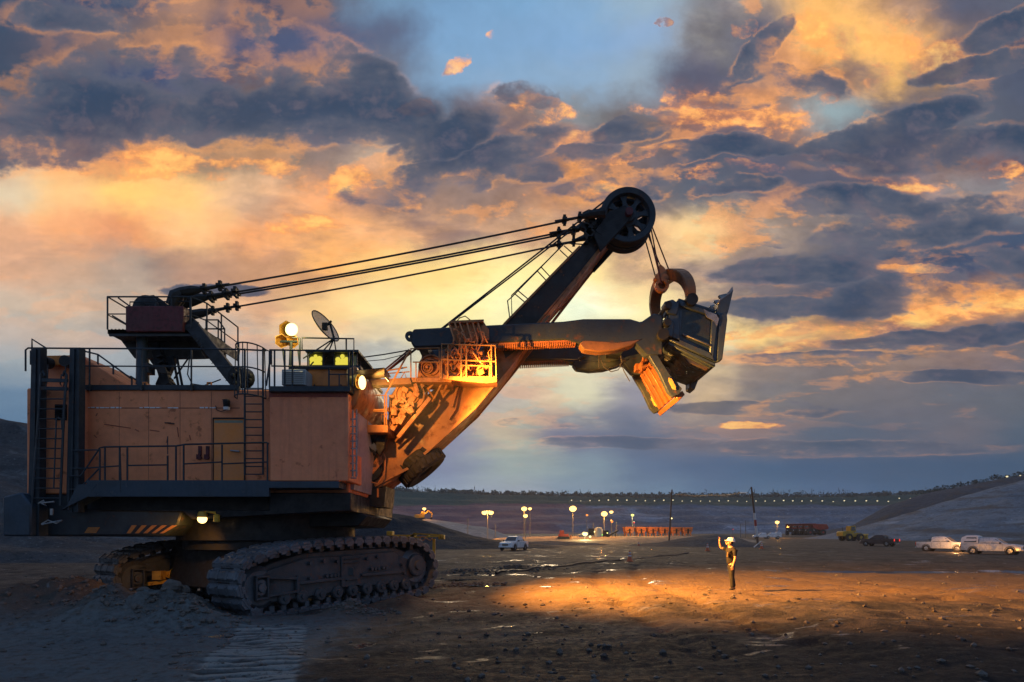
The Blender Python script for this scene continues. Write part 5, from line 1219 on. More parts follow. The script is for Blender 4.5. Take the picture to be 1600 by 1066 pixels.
# black coal heap behind the crawlers, and the pale sand bank beyond it
def heap_fun(Dd, y0, pts, seed, amp, floor=-1.0, back=None, sc=.12):
    def f_(x, y):
        px = 800+x/Dd*1000; top = prof_px(pts, px); H = CAMZ+(842-top)/1000*Dd-.45
        w_ = (Dd-y0)*1.0; f = np.clip((y-y0)/w_, 0, 1); bk = np.clip(1-(y-Dd)/(back or w_*1.3), 0, 1); g = np.minimum(f, bk); g = g*(2-g)*.5+g*.5
        return .45+np.maximum(H, -2)*g + fbm(x,y,sc,6,seed,.6)*amp*np.sqrt(np.clip(H,0,6))*np.clip(g*4,0,1)*(1-.6*(g>.9)) - (1-np.clip(g*30,0,1))*1.2
    return f_
cm_, _ = rock_mat('coal', [(.016,.022,.030),(.024,.031,.039),(.013,.016,.020)], .12, (.030,.036,.046), dustamt=.3, bump=1, dist=.5)
grid_mesh('coal_heap', np.arange(-66, 24, .6), np.arange(80, 116, .6), heap_fun(95, 82, [(0,842),(200,822),(420,800),(520,792),(560,796),(590,804),(606,801),(640,806),(690,822),(740,838),(800,846),(850,852),(905,857),(960,862)], 111, 1.0), cm_)
sm_, _ = rock_mat('pale_sand', [(.24,.22,.20),(.31,.29,.26),(.20,.19,.18)], .06, (.42,.42,.42), dustamt=.5, bump=.8, dist=.6)
sand_fun = heap_fun(195, 155, [(560,850),(600,835),(640,815),(665,811),(700,815),(745,822),(758,823),(790,836),(850,840),(900,850)], 121, .8, sc=.05)
grid_mesh('sand_bank', np.arange(-48, 30, 1.0), np.arange(150, 235, 1.5), sand_fun, sm_)
# sandy working bench lit by the lamps in the middle distance, and low dark heaps before it
bm2, _ = rock_mat('sandy_bench_soil', [(.22,.17,.12),(.30,.24,.17),(.16,.12,.09)], .08, (.38,.33,.26), dustamt=.4, dist=.5)
grid_mesh('sandy_bench', np.arange(-10, 100, .9), np.arange(120, 200, 1.2), heap_fun(150, 122, [(740,846),(780,841),(830,839),(890,838),(960,837.5),(1090,837.5),(1130,838),(1170,844),(1230,850)], 131, .5, back=60, sc=.1), bm2)
dm_, _ = rock_mat('dark_heap_soil', [(.045,.045,.05),(.07,.07,.072),(.035,.035,.04)], .15, (.12,.125,.13), dustamt=.4, dist=.4)
grid_mesh('dark_mound', np.arange(18, 46, .4), np.arange(88, 118, .5), heap_fun(104, 92, [(960,856),(990,851),(1030,848),(1060,842),(1090,837),(1120,835),(1145,838),(1165,846),(1185,852),(1230,854)], 141, .5, back=10, sc=.2), dm_)
grid_mesh('dark_bank', np.arange(-14, 22, .5), np.arange(96, 122, .6), heap_fun(110, 99, [(700,856),(760,850),(800,848),(860,845),(900,847),(940,849),(960,853),(1000,858)], 151, .5, back=10, sc=.2), dm_)
# rocky high wall at the far left
def left_z(x, y):
    Dd = 80.0; px = 800+x/Dd*1000
    top = prof_px([(-900,500),(-300,610),(0,655),(40,662),(120,690),(220,740),(330,800),(420,838),(470,846)], px)
    H = np.maximum(CAMZ+(842-top)/1000*Dd, 0); f = np.clip((y-44)/(Dd-44), 0, 1); t = f+.12*fbm(x,y,.08,3,5); t = np.clip(t,0,1)
    terr = (np.floor(t*5)+sstep(.3,.75,(t*5)%1))/5
    return H*(.4*t+.6*terr)+fbm(x,y,.12,6,161,.6)*2.2*np.sin(np.clip(f,0,1)*math.pi)*(H>2)+fbm(x,y,.6,4,165)*.5*(f>0) - 1.5*(f<=0)
lm_, _ = rock_mat('high_wall_rock', [(.040,.045,.052),(.065,.07,.075),(.03,.035,.04)], .10, (.17,.19,.20), dustamt=.5, dist=.8)
grid_mesh('left_high_wall', np.arange(-190, -28, .9), np.concatenate([np.arange(42, 84, .8), np.arange(84, 130, 6)]), left_z, lm_)
def surf(fun, x, y): return float(np.max([fun(np.array([float(x)]), np.array([float(y)]))[0]]))

# ------------------------------------------------------------------ far woodland, ridge lamps
def leafmass(mb, cx, cy, cz, w, h, n, rs, spire=False):
    for _ in range(n):
        t = rs.random(); rad = (w*.5*(1-t)**.8 if spire else w*.5*math.sqrt(max(.02, 1-(2*t-1)**2))); a = rs.uniform(0,6.3); k = rs.random()**.5
        p = Vector((cx+rad*k*math.cos(a), cy+rad*k*math.sin(a), cz+h*(.12+.88*t))); s_ = rs.uniform(.10,.22)*w
        u = Vector((rs.uniform(-1,1),rs.uniform(-1,1),rs.uniform(-1,1))).normalized(); v = u.cross(Vector((rs.uniform(-1,1),rs.uniform(-1,1),rs.uniform(-1,1)))).normalized()
        o = len(mb.v); mb.v += [tuple(p+u*s_), tuple(p-u*s_*.6+v*s_), tuple(p-u*s_*.6-v*s_)]; mb.f.append((o,o+1,o+2))
M_leaf = mat('far_foliage', (.030,.055,.045), (.018,.032,.028), (.05,.07,.04), .2, .85, 0, 0, rust_amt=.6)
mb = MB(); rs = random.Random(8)
px = 520
while px < 1560:
    d_ = rs.uniform(612, 650); x = (px-800)/1000*d_; z = surf(far_z, x, min(d_, 640))
    spire = (635 < px < 668 and rs.random() < .5) or (1200 < px < 1330 and rs.random() < .45) or rs.random() < .06
    h = rs.uniform(3.0,6.0)*(1.7 if spire else 1); w = h*(.28 if spire else rs.uniform(.7,1.3))
    leafmass(mb, x, d_, z-1.2, w, h, 26, rs, spire); px += rs.uniform(.35, 1.4)
px = 1440
while px < 1640:
    d_ = rs.uniform(296, 304); x = (px-800)/1000*d_; z = surf(mid_z, x, 300); h = rs.uniform(1.0,2.6); leafmass(mb, x, d_, z-.5, h*1.1, h, 22, rs); px += rs.uniform(1.5,5)
o = mb.build('distant_woodland', M_leaf, None, smooth=False); o['kind'] = 'stuff'

M_pole = mat('pole_steel', (.20,.21,.22), (.1,.1,.1), None, 2, .5, .5, 0)
M_amber = emit('amber_lamp', (1.0,.56,.14), 4); M_pale = emit('pale_ridge_lamp', (1.0,.88,.50), 1.2); M_green = emit('greenish_lamp', (.95,.95,.25), 1.6); M_redl = emit('red_lamp', (1.0,.04,.05), 1.5)
def make_lamp(name, h, globe, glow, arms=(0,), poler=.09, gr=(1,1,.8)):
    t = thing(name, None, None)
    m = MB(); m.tube([(0,0,-.6),(0,0,h)], [poler, poler*.6], 8); m.build('pole', M_pole, t)
    for a in arms:
        m = MB(); m.beam((0,0,h+.15), (a if a else .01,-.15,h+.25), .07, .07); m.lathe([(.001,.30),(globe*.6,.26),(globe*1.15,.02)], (a,-.15,h-.05), (0,.2,1), 12); hd_ = m.build('lamp_head', M_pole, t)
        m = MB(); m.sphere((a,-.2,h-.18), globe, 12, 8, gr); m.build('lamp_globe', glow, hd_)
    return t
def set_lamp(t, px, ybase, d_, label, group, cat='street lamp'):
    p = P(px, ybase, d_); t.location = p; t.name = 'street_lamp' if cat == 'street lamp' else t.name; tag(t, label, cat, group); return t
LAMPS = [  # px, lamp y, base y, distance, size, glow, arms, light energy, label
 (762,801,839,150,.50,M_amber,(-.75,.75),2600,'twin-headed amber lamp post nearest the sand bank, above the white pickup'),
 (819,795,839,150,.52,M_amber,(0,),2600,'tall single amber lamp post right of the white pickup, taller of a close pair'),
 (828,795,839,156,.33,M_amber,(0,),0,'smaller amber lamp head just right of the tall post over the white pickup'),
 (821,806,840,144,.40,M_amber,(0,),0,'shorter amber lamp post standing before the tall one right of the white pickup'),
 (895,795,840,148,.66,M_amber,(0,),5200,'brightest and largest amber lamp post, left of the plant machinery'),
 (944,803,840,148,.58,M_amber,(0,),4200,'bright amber lamp post rising above the plant machinery'),
 (955,800,838,162,.38,M_amber,(0,),0,'smaller amber lamp just right of the bright one above the plant'),
 (956,815,838,146,.24,emit('deep_amber',(1.0,.30,.06),1.6),(0,),0,'low dim orange lamp post right of the plant machinery'),
 (917,805,838,158,.24,MATS['deep_amber'],(0,),0,'dim red-orange lamp post between the two brightest lamps'),
 (988,805,838,150,.30,M_green,(0,),500,'yellow-green lamp post left of the row of orange hoppers'),
 (914,834,843,138,.46,M_litw,(0,),1500,'low pale yellow work lamp glaring at ground level before the plant'),
 (1214,816,838,210,.52,M_amber,(0,),2600,'lone amber lamp post left of the parked red haul trucks'),
 (663,795,811,196,.42,M_amber,(0,),900,'amber lamp on a mast over the small yellow excavator on the sand bank'),
 (613,794,812,200,.24,M_litw,(0,),0,'small far yellow lamp at the left, over the coal heap'),
 (1049,810,838,170,.18,M_litw,(0,),0,'tiny pale lamp post seen beside the left cable pole'),
]
for px, yl, yb, d_, g_, mt, arms, en, lab in LAMPS:
    g_ *= 1.25; en *= 1.6
    h = (yb-yl)/1000*d_; t = make_lamp('street_lamp', h+.15, g_, mt, arms); set_lamp(t, px, yb, d_, lab, 'lamps lit about the mine yard')
    if en: light('lamp_light', 'POINT', Vector(t.location)+Vector((0,-.9,h-.1)), en, SOD if mt is M_amber else (1,.8,.35), t, shadow_soft_size=.5)
# string of small lamps along the far ridge
proto = make_lamp('ridge_lamp', 3.0, .62, M_pale); px = 893.0; k = 0
while px < 1475:
    t = proto if k == 0 else copy_tree(proto); d_ = 596; x = (px-800)/1000*d_; y = 781.5 + (px-893)/560*1.5
    if px > 1400: y = 778-(px-1400)*.02
    p = P(px, y+5, d_); t.location = p; t.scale = (1,1,1) if k == 0 else (random.uniform(.75,1.15),)*3; tag(t, 'small pale lamp in the evenly spaced string along the far wooded ridge', 'ridge lamp', 'string of lamps along the far ridge')
    px += 14.4 if px < 1260 else 17.2; k += 1
for px, y, s_ , lab in ((1555,752,.7,'small lamp at the low end of the right-hand ridge'),(1563,749.5,.6,'small lamp second up the right-hand ridge'),(1573,746.5,1.5,'brightest lamp on the right-hand ridge'),(1594,742,.9,'topmost small lamp at the far right edge of the ridge')):
    t = copy_tree(proto); t.location = P(px, y+6, 297); t.scale = (s_*.55,)*3; tag(t, lab, 'ridge lamp', 'lamps on the right-hand ridge')
for px, y, d_, h, lab in ((731,838,160,4.4,'thin pale pole left of the twin lamp post'),(774,838,160,3.0,'thin pale pole right of the twin lamp post'),(927,838,155,3.2,'thin pale pole between the two brightest lamps'),(963,838,155,3.4,'thin pale pole right of the plant'),(1157,838,190,3.6,'thin pole left of the leaning striped pole'),(1165,838,190,4.6,'taller thin pole just left of the leaning striped pole')):
    m = MB(); p = P(px, y, d_); m.tube([p-Vector((0,0,.5)), p+Vector((0,0,h))], .10, 6); m.box(p+Vector((0,0,h)), (.3,.2,.1)); tag(m.build('steel_pole', M_pole, None), lab, 'pole', 'thin steel poles in the yard')

# ------------------------------------------------------------------ pickups
M_carw = mat('white_car_paint', (.70,.71,.73), (.60,.58,.56), None, .5, .3, 0, 0, spec=.5, coat=.6, dark_amt=.3)
M_cars = mat('silver_car_paint', (.50,.52,.54), (.42,.42,.41), None, .5, .3, .3, 0, spec=.5, coat=.6, dark_amt=.3)
M_card = mat('dusty_dark_paint', (.055,.035,.033), (.09,.07,.06), None, 1.2, .45, 0, .02)
M_glass = glass_mat('tinted_glass', (.02,.03,.04), .06); M_chrome = mat('chrome', (.6,.6,.6), None, None, 2, .2, .9, 0)
M_lampg = mat('headlamp_glass', (.7,.72,.74), None, None, 2, .15, .2, 0); M_plate = mat('number_plate', (.7,.7,.68), None, None, 3, .6, 0, 0); M_tail = mat('tail_lamp', (.35,.02,.02), None, None, 3, .3, 0, 0)
def make_pickup(paint, canopy=False, lit=None, tail=None):
    t = thing('pickup_truck', None, None)
    def sect(stations):
        """lofted body: stations (x, half width low, half width high, z low, z high)"""
        m = MB(); n = len(stations)
        for x, w0, w1, z0, z1 in stations:
            m.v += [(x,-w0,z0),(x,-w0*1.0,(z0+z1)/2),(x,-w1,z1),(x,w1,z1),(x,w0,(z0+z1)/2),(x,w0,z0)]
        for i in range(n-1):
            for k in range(6): m.f.append((i*6+k, i*6+(k+1)%6, (i+1)*6+(k+1)%6, (i+1)*6+k))
        m.f += [tuple(range(6)), tuple(reversed(range((n-1)*6, n*6)))]
        return m
    # body (front at +x): nose, bonnet, doors, load bed side
    b = sect([(2.62,.72,.66,.42,.84),(2.50,.86,.78,.36,.98),(1.9,.90,.82,.34,1.06),(1.15,.91,.84,.34,1.12),(-.9,.91,.86,.34,1.12),(-.98,.91,.88,.36,1.13),(-2.5,.90,.88,.42,1.13),(-2.58,.86,.86,.45,1.08)])
    body = b.build('body', paint, t, bevel=.03)
    c = sect([(1.15,.80,.78,1.08,1.12),(.45,.79,.64,1.08,1.66),(.2,.79,.66,1.08,1.74),(-.75,.79,.66,1.08,1.74),(-.98,.80,.68,1.08,1.60),(-1.04,.80,.74,1.08,1.12)])
    cabn = c.build('cabin', paint, t, bevel=.03)
    w = MB()
    for s in (-1, 1):
        for pts in ([(.95,1.15),(.40,1.58),(.0,1.66),(.0,1.15)], [(-.07,1.15),(-.07,1.66),(-.72,1.66),(-.88,1.56),(-.92,1.15)]):
            poly = []
            for x, z in pts:
                f = (z-1.1)/.6; yy = .80-.125*f+.012
                poly.append((x, s*yy, z))
            w.prism(poly, (0, -s*.01, 0))
    w.build('side_window', M_glass, cabn, smooth=False)
    w = MB(); w.prism([(1.08,-.70,1.155),(.47,-.60,1.64),(.47,.60,1.64),(1.08,.70,1.155)], (.02,0,.015)); w.build('windscreen', M_glass, cabn, smooth=False)
    w = MB(); w.prism([(-1.02,-.62,1.2),(-1.0,-.56,1.56),(-1.0,.56,1.56),(-1.02,.62,1.2)], (-.03,0,0)); w.build('rear_window', M_glass, cabn, smooth=False)
    if canopy:
        c = sect([(-1.04,.84,.80,1.12,1.86),(-1.3,.86,.74,1.12,1.98),(-2.1,.86,.72,1.12,1.96),(-2.52,.84,.70,1.12,1.74),(-2.6,.84,.80,1.12,1.3)]); cn = c.build('canopy', M_carw, t, bevel=.03)
        w = MB()
        for s in (-1, 1): w.prism([(-1.2,s*.855,1.25),(-1.2,s*.80,1.76),(-2.05,s*.79,1.76),(-2.3,s*.85,1.25)], (0,s*.02,0))
        w.build('canopy_window', M_glass, cn, smooth=False)
    else:
        w = MB(); w.box2((-2.48,-.76,.9),(-1.1,.76,1.137)); w.build('load_bed', M_black, t)
        w = MB(); 
        for s in (-1,1): w.tube([(-1.1,s*.7,1.12),(-1.25,s*.7,1.42),(-1.5,s*.7,1.14)], .03, 6)
        w.tube([(-1.25,-.7,1.42),(-1.25,.7,1.42)], .03, 6); w.build('sport_bar', M_black, t)
    for x in (1.62, -1.50):
        for s in (-1, 1):
            w = MB(); w.lathe([(.22,-.12),(.33,-.13),(.38,-.08),(.38,.08),(.33,.13),(.22,.12)], (x, s*.82, .38), (0,1,0), 22); wh = w.build('wheel', M_rubber, t)
            w = MB(); w.lathe([(.001,-.06),(.06,-.07),(.2,-.03),(.23,-.09),(.25,-.11),(.25,.05),(.001,.05)], (x, s*.86, .38), (0,-s*-1,0), 16)
            for k in range(6):
                a = k*math.pi/3; w.beam((x,s*.96,.38),(x+.2*math.cos(a),s*.95,.38+.2*math.sin(a)),.03,.05)
            w.build('rim', M_chrome, wh)
            w = MB(); w.lathe([(.40,-.02),(.46,-.02),(.46,.02),(.40,.02),(.40,-.02)], (x, s*.905, .40), (0,1,0), 22); w.build('wheel_arch', M_black, t)
    w = MB(); w.box2((2.45,-.86,.36),(2.72,.86,.56)); w.build('front_bumper', paint, t, bevel=.04)
    w = MB(); w.box2((2.60,-.40,.60),(2.66,.40,.84)); g_ = w.build('grille', M_black, t); w = MB()
    for z in (.66,.74,.81): w.box2((2.655,-.39,z),(2.675,.39,z+.02))
    w.build('grille_bar', M_chrome, g_)
    for s in (-1, 1):
        w = MB(); w.box((2.50, s*.64, .80), (.26,.28,.20)); w.build('headlight', (lit if lit and s == -1 else M_lampg), t, bevel=.04)
        w = MB(); w.box((-2.60, s*.80, .92), (.06,.14,.34)); w.build('tail_light', tail or M_tail, t)
        w = MB(); w.box((.82, s*1.0, 1.18), (.10,.18,.16)); w.rod((.82,s*.84,1.14),(.82,s*.98,1.15),.02,6); w.build('wing_mirror', M_black, t)
        for x in (-.12, -.85): 
            w = MB(); w.box((x, s*.925, .98), (.16,.03,.04)); w.build('door_handle', M_chrome, t)
    w = MB(); w.box2((2.72,-.22,.42),(2.735,.22,.54)); w.build('number_plate', M_plate, t)
    w = MB(); w.box2((-2.72,-.8,.42),(-2.55,.8,.54)); w.build('rear_bumper', M_chrome, t)
    w = MB()
    for s in (-1,1):
        for x in (-.035,-.95,1.0): w.box2((x,s*.913,.42),(x+.012,s*.918,1.08))
    w.build('door_gap', M_black, body)
    return t
def park(t, px, d_, head, label, cat='pickup truck', group='pickups parked about the yard', z=None):
    x = (px-800)/1000*d_; t.location = (x, d_, gz(x, d_) if z is None else z); t.rotation_euler = (0,0,R(head)); tag(t, label, cat, group); return t
park(make_pickup(M_carw), 803, 79, 180+66, 'white double-cab pickup facing the viewer before the dark bank, under the lamp posts')
park(make_pickup(M_cars, lit=emit('warm_headlamp',(1.0,.50,.16),5)), 1474, 75, -50, 'silver double-cab pickup with one headlight blazing, behind the pickup with a canopy')
light('headlight_glow', 'POINT', P(1494,849,72), 500, (1,.45,.15), None, shadow_soft_size=.2)
park(make_pickup(M_cars, canopy=True), 1551, 66, -49, 'silver pickup with a tall white canopy, nearest vehicle at the right')
park(make_pickup(M_card, tail=emit('lit_tail_lamp',(1.0,.05,.04),1.3)), 1374, 100, 124, 'dark dusty pickup driving away with red tail lights lit beside the gravel slope')
for px, lab in ((1191,'left of two small white trucks far off under the lone amber lamp'),(1206,'right of two small white trucks far off under the lone amber lamp')):
    park(make_pickup(M_carw, canopy=px > 1200), px, 190, 172, lab, 'pickup truck', 'far white trucks')

# ------------------------------------------------------------------ red haul trucks, yellow loader, excavator, plant, hoppers
M_redt = mat('red_truck_paint', (.38,.045,.025), (.14,.03,.025), None, .5, .5, 0, .1); M_orng = mat('orange_hopper_paint', (.62,.20,.05), (.25,.09,.04), None, .8, .55, 0, .1)
def make_haul():
    t = thing('haul_truck', None, None)
    m = MB(); m.prism([(-3.6,-2.1,2.2),(-3.9,-2.1,2.9),(-3.2,-2.1,4.1),(3.6,-2.1,4.4),(3.6,-2.1,4.2),(1.9,-2.1,4.05),(1.5,-2.1,2.7),(-1.0,-2.1,1.9)], (0,4.2,0)); bd = m.build('dump_body', M_redt, t, bevel=.05)
    m = MB()
    for x in (-3.0,-2.0,-1.0,0,1.0): m.box2((x-.1,-2.22,2.15 if x < 0 else 2.6),(x+.1,-2.08,4.1))
    m.build('body_rib', M_redt, bd)
    m = MB(); m.box2((-3.0,-1.0,1.2),(3.3,1.0,1.9)); m.box2((2.4,-1.8,1.6),(3.9,1.8,2.5)); m.build('chassis', M_black, t, bevel=.04)
    m = MB(); m.box2((2.1,-1.9,2.5),(3.4,-.4,3.8)); cb2 = m.build('cab', M_redt, t, bevel=.04)
    m = MB(); m.box2((3.4,-1.75,2.95),(3.43,-.55,3.6)); m.box2((2.3,-1.93,2.95),(3.2,-1.9,3.6)); m.build('window', M_glass, cb2, smooth=False)
    m = MB(); m.box2((3.9,-.9,1.4),(3.95,.9,2.4)); m.build('grille', M_black, t)
    for x, wd in ((2.6,.7),(-1.9,1.3)):
        for s in (-1,1):
            m = MB(); m.lathe([(.4,-wd/2),(.95,-wd/2),(1.1,-wd/2+.12),(1.1,wd/2-.12),(.95,wd/2),(.4,wd/2)], (x,s*1.65,1.1), (0,1,0), 20); wh = m.build('wheel', M_rubber, t)
            m = MB(); m.lathe([(.001,-.1),(.2,-.12),(.5,.05),(.001,.05)], (x,s*(1.65+wd/2-.12),1.1), (0,s,0), 14); m.build('rim', M_redt, wh)
    for s in (-1,1):
        m = MB(); m.box((3.93,s*1.4,1.9), (.1,.35,.25)); m.build('headlight', M_lampg, t)
    return t
ht = make_haul()
HL = ['leftmost of the five red haul trucks parked in a row','second from the left of the red haul trucks in a row','middle one of the five red haul trucks parked in a row','fourth red haul truck from the left in the row','rightmost red haul truck, shown side on at the end of the row']
for k in range(5):
    t = ht if k == 0 else copy_tree(ht); px = 1237+k*9.5 if k < 4 else 1275; d_ = 250-k*2.0
    p = P(px, 836.5, d_); t.location = (p.x, p.y, p.z); t.rotation_euler = (0,0,R(-115 if k < 4 else 172)); tag(t, HL[k], 'haul truck', 'red haul trucks parked in a row')
def make_loader():
    t = thing('wheel_loader', 'yellow articulated wheel loader standing at the foot of the grey gravel slope', 'wheel loader')
    m = MB(); m.prism([(-3.9,-1.1,1.2),(-3.9,-1.1,2.2),(-3.5,-1.1,2.45),(-1.0,-1.1,2.5),(-.5,-1.1,2.2),(-.5,-1.1,1.1)], (0,2.2,0)); m.prism([(-.5,-.8,1.0),(-.5,-.8,2.0),(1.6,-.8,1.9),(2.0,-.8,1.0)], (0,1.6,0)); m.build('body', M_gold, t, bevel=.06)
    m = MB(); m.prism([(-1.3,-.8,2.4),(-1.25,-.8,3.8),(.2,-.8,3.85),(.45,-.8,2.2)], (0,1.6,0)); cb3 = m.build('cab', M_gold, t, bevel=.04)
    m = MB(); m.prism([(-1.1,-.83,2.6),(-1.05,-.83,3.6),(.0,-.83,3.65),(.2,-.83,2.6)], (0,1.66,0)); m.prism([(.36,-.65,2.5),(.22,-.65,3.65),(.22,.65,3.65),(.36,.65,2.5)], (.05,0,0)); m.build('cab_window', M_glass, cb3, smooth=False)
    m = MB()
    for s in (-.6,.6): m.beam((.6,s,1.9),(2.2,s,1.7),.25,.4); m.beam((2.2,s,1.7),(3.1,s,.8),.25,.4)
    m.beam((.8,0,1.8),(2.4,0,1.9),.2,.25); m.build('lift_arm', M_gold, t)
    m = MB(); m.prism([(2.9,-1.6,.2),(4.2,-1.6,.1),(4.3,-1.6,.2),(3.4,-1.6,.5),(3.2,-1.6,1.4),(3.5,-1.6,1.8),(3.0,-1.6,1.6),(2.75,-1.6,.8)], (0,3.2,0)); m.build('bucket', M_gold, t, bevel=.03)
    m = MB(); m.rod((-2.8,.3,2.4),(-2.8,.3,3.4),.08); m.build('exhaust', M_black, t)
    for x in (-2.1,1.3):
        for s in (-1,1):
            m = MB(); m.lathe([(.4,-.35),(.8,-.36),(.95,-.25),(.95,.25),(.8,.36),(.4,.35)], (x,s*1.15,.93), (0,1,0), 22); wh = m.build('wheel', M_rubber, t)
            m = MB(); m.lathe([(.001,.1),(.25,.12),(.42,-.02),(.45,.2),(.001,.2)], (x,s*1.4-.1*s,.93), (0,s,0), 14); m.build('rim', M_gold, wh)
    return t
t = make_loader(); p = P(1332, 846, 150); p.z = gz(p.x, p.y); t.location = p; t.scale = (.92,.92,.92); t.rotation_euler = (0,0,R(14))
def make_excavator():
    t = thing('excavator', 'small yellow excavator perched on the pale sand bank beneath a mast lamp', 'excavator')
    for s in (-1,1):
        m = MB(); m.prism([(-1.7,s*1.0-.25,.3),(-1.4,s*1.0-.25,0),(1.4,s*1.0-.25,0),(1.7,s*1.0-.25,.3),(1.4,s*1.0-.25,.65),(-1.4,s*1.0-.25,.65)], (0,.5,0)); m.build('crawler', M_black, t)
    m = MB(); m.prism([(-1.7,-1.1,.75),(-1.7,-1.1,1.8),(.3,-1.1,1.8),(1.3,-1.1,1.5),(1.3,-1.1,.75)], (0,2.2,0)); m.build('upper_body', M_gold, t, bevel=.05)
    m = MB(); m.prism([(.2,-1.1,1.5),(.2,-1.1,2.6),(1.1,-1.1,2.6),(1.35,-1.1,1.5)], (0,.9,0)); m.build('cab', M_gold, t, bevel=.03)
    m = MB(); m.beam((.9,.2,1.5),(2.6,.2,3.0),.3,.4); m.beam((2.6,.2,3.0),(3.8,.2,2.2),.3,.35); m.build('boom_arm', M_gold, t)
    m = MB(); m.beam((3.8,.2,2.3),(3.5,.2,.9),.25,.3); m.build('stick', M_gold, t); m = MB(); m.prism([(3.3,-.2,1.0),(3.8,-.2,1.0),(3.7,-.2,.3),(3.0,-.2,.4)], (0,.8,0)); m.build('bucket', M_black, t)
    return t
t = make_excavator(); p = P(656, 811.5, 196); t.location = (p.x, p.y, surf(globals()['sand_fun'], p.x, p.y) if 'sand_fun' in globals() else p.z); t.rotation_euler = (0,0,R(12))
def make_hopper():
    t = thing('ore_hopper', None, None)
    m = MB(); m.prism([(-1.15,-1,1.45),(-1.15,-1,2.15),(1.15,-1,2.15),(1.15,-1,1.45),(.75,-1,.75),(-.75,-1,.75)], (0,2,0)); bn = m.build('bin', M_orng, t, bevel=.04)
    m = MB(); m.box2((-1.25,-1.1,2.12),(1.25,1.1,2.3)); m.build('rim', M_bright, bn)
    m = MB(); m.box2((-.2,-1.05,.8),(.2,-.98,1.9)); m.box2((-.8,-1.05,1.4),(.8,-.99,1.5)); m.build('front_rib', M_black, bn)
    for x in (-.75,.75):
        for y in (-.8,.8): m = MB(); m.box2((x-.12,y-.12,-.2),(x+.12,y+.12,.85)); m.build('leg', M_orng, t)
    return t
hp = make_hopper(); HPL = ['leftmost of the six orange ore hoppers in a row','second from the left of the six orange ore hoppers','third from the left of the six orange ore hoppers','fourth from the left of the six orange ore hoppers','fifth from the left of the orange ore hoppers, by the cable pole','rightmost of the six orange ore hoppers in a row']
for k in range(6):
    t = hp if k == 0 else copy_tree(hp); t.location = P(982+k*18.1, 838.2+k*.1, 158); t.rotation_euler = (0,0,R(8)); tag(t, HPL[k], 'ore hopper', 'orange hoppers standing in a row')
light('hopper_light', 'POINT', P(1018,818,150), 1300, SOD, None, shadow_soft_size=.4)
lmp = make_lamp('street_lamp', 3.4, .16, M_redl); set_lamp(lmp, 990.5, 838.5, 150, 'small red signal lamp on a post beside the leftmost hopper', 'lamps lit about the mine yard')
lmp = make_lamp('street_lamp', 2.0, .10, M_redl); set_lamp(lmp, 1145, 838, 170, 'tiny red lamp low above the dark mound behind the man', 'lamps lit about the mine yard')
# plant machinery
pl = thing('crushing_plant', 'grey tank and crusher machinery with small coloured lamps at the middle of the yard', 'plant', P(938,842,146))
def PP(px, py, d_=146): return P(px, py, d_)
m = MB(); m.lathe([(.001,0),(.95,0),(.95,2.0),(.7,2.4),(.001,2.5)], PP(935,841), (0,0,1), 18); m.build('tank', mat('plant_grey', (.34,.38,.38), (.15,.16,.16), None, 1, .6, 0, .1), pl)
m = MB(); m.prism([PP(904,843),PP(904,836),PP(916,832),PP(924,833),PP(924,843)], (0,2.2,0)); m.build('hopper', MATS['plant_grey'], pl)
m = MB(); m.beam(PP(944,841), PP(966,829), .8, .35); m.rod(PP(962,831), PP(962,842), .1); m.rod(PP(952,836), PP(952,842), .1); m.build('conveyor', M_black, pl)
m = MB(); 
for a, b in (((920,826),(929,828)),((943,829),(951,831))): m.box2(PP(a[0],a[1]), PP(b[0],b[1]+8)+Vector((0,1.4,0)))
m.build('housing', M_black, pl)
for px, py, mt, r_ in ((949,833,M_green,.16),(929,831,M_litw,.14),(941,836,emit('green_lamp',(.3,1,.15),1.5),.13),(922,839,M_litw,.26)):
    m = MB(); m.sphere(PP(px,py,144.3), r_, 10, 7); m.build('indicator_lamp', mt, pl)
rd = thing('bulldozer', 'low red-orange tracked machine working left of the plant under the brightest lamp', 'bulldozer', P(881,843,142)); o_ = Vector(rd.location)
m = MB(); m.box2(o_+Vector((-1.2,-.8,.5)), o_+Vector((1.0,.8,1.2))); m.build('body', M_redt, rd, bevel=.05)
m = MB(); m.box2(o_+Vector((-.9,-.6,1.2)), o_+Vector((0,.6,2.0))); m.build('cab', M_redt, rd, bevel=.03)
m = MB(); m.prism([o_+Vector(v) for v in ((1.3,-1.2,.1),(1.5,-1.2,1.0),(1.6,-1.2,1.0),(1.55,-1.2,.0))], (0,2.4,0)); m.build('blade', M_orng, rd)
for s in (-.9,.9): m = MB(); m.prism([o_+Vector(v) for v in ((-1.5,s-.2,.3),(-1.2,s-.2,0),(1.0,s-.2,0),(1.2,s-.2,.3),(1.0,s-.2,.65),(-1.2,s-.2,.65))], (0,.4,0)); m.build('crawler', M_black, rd)

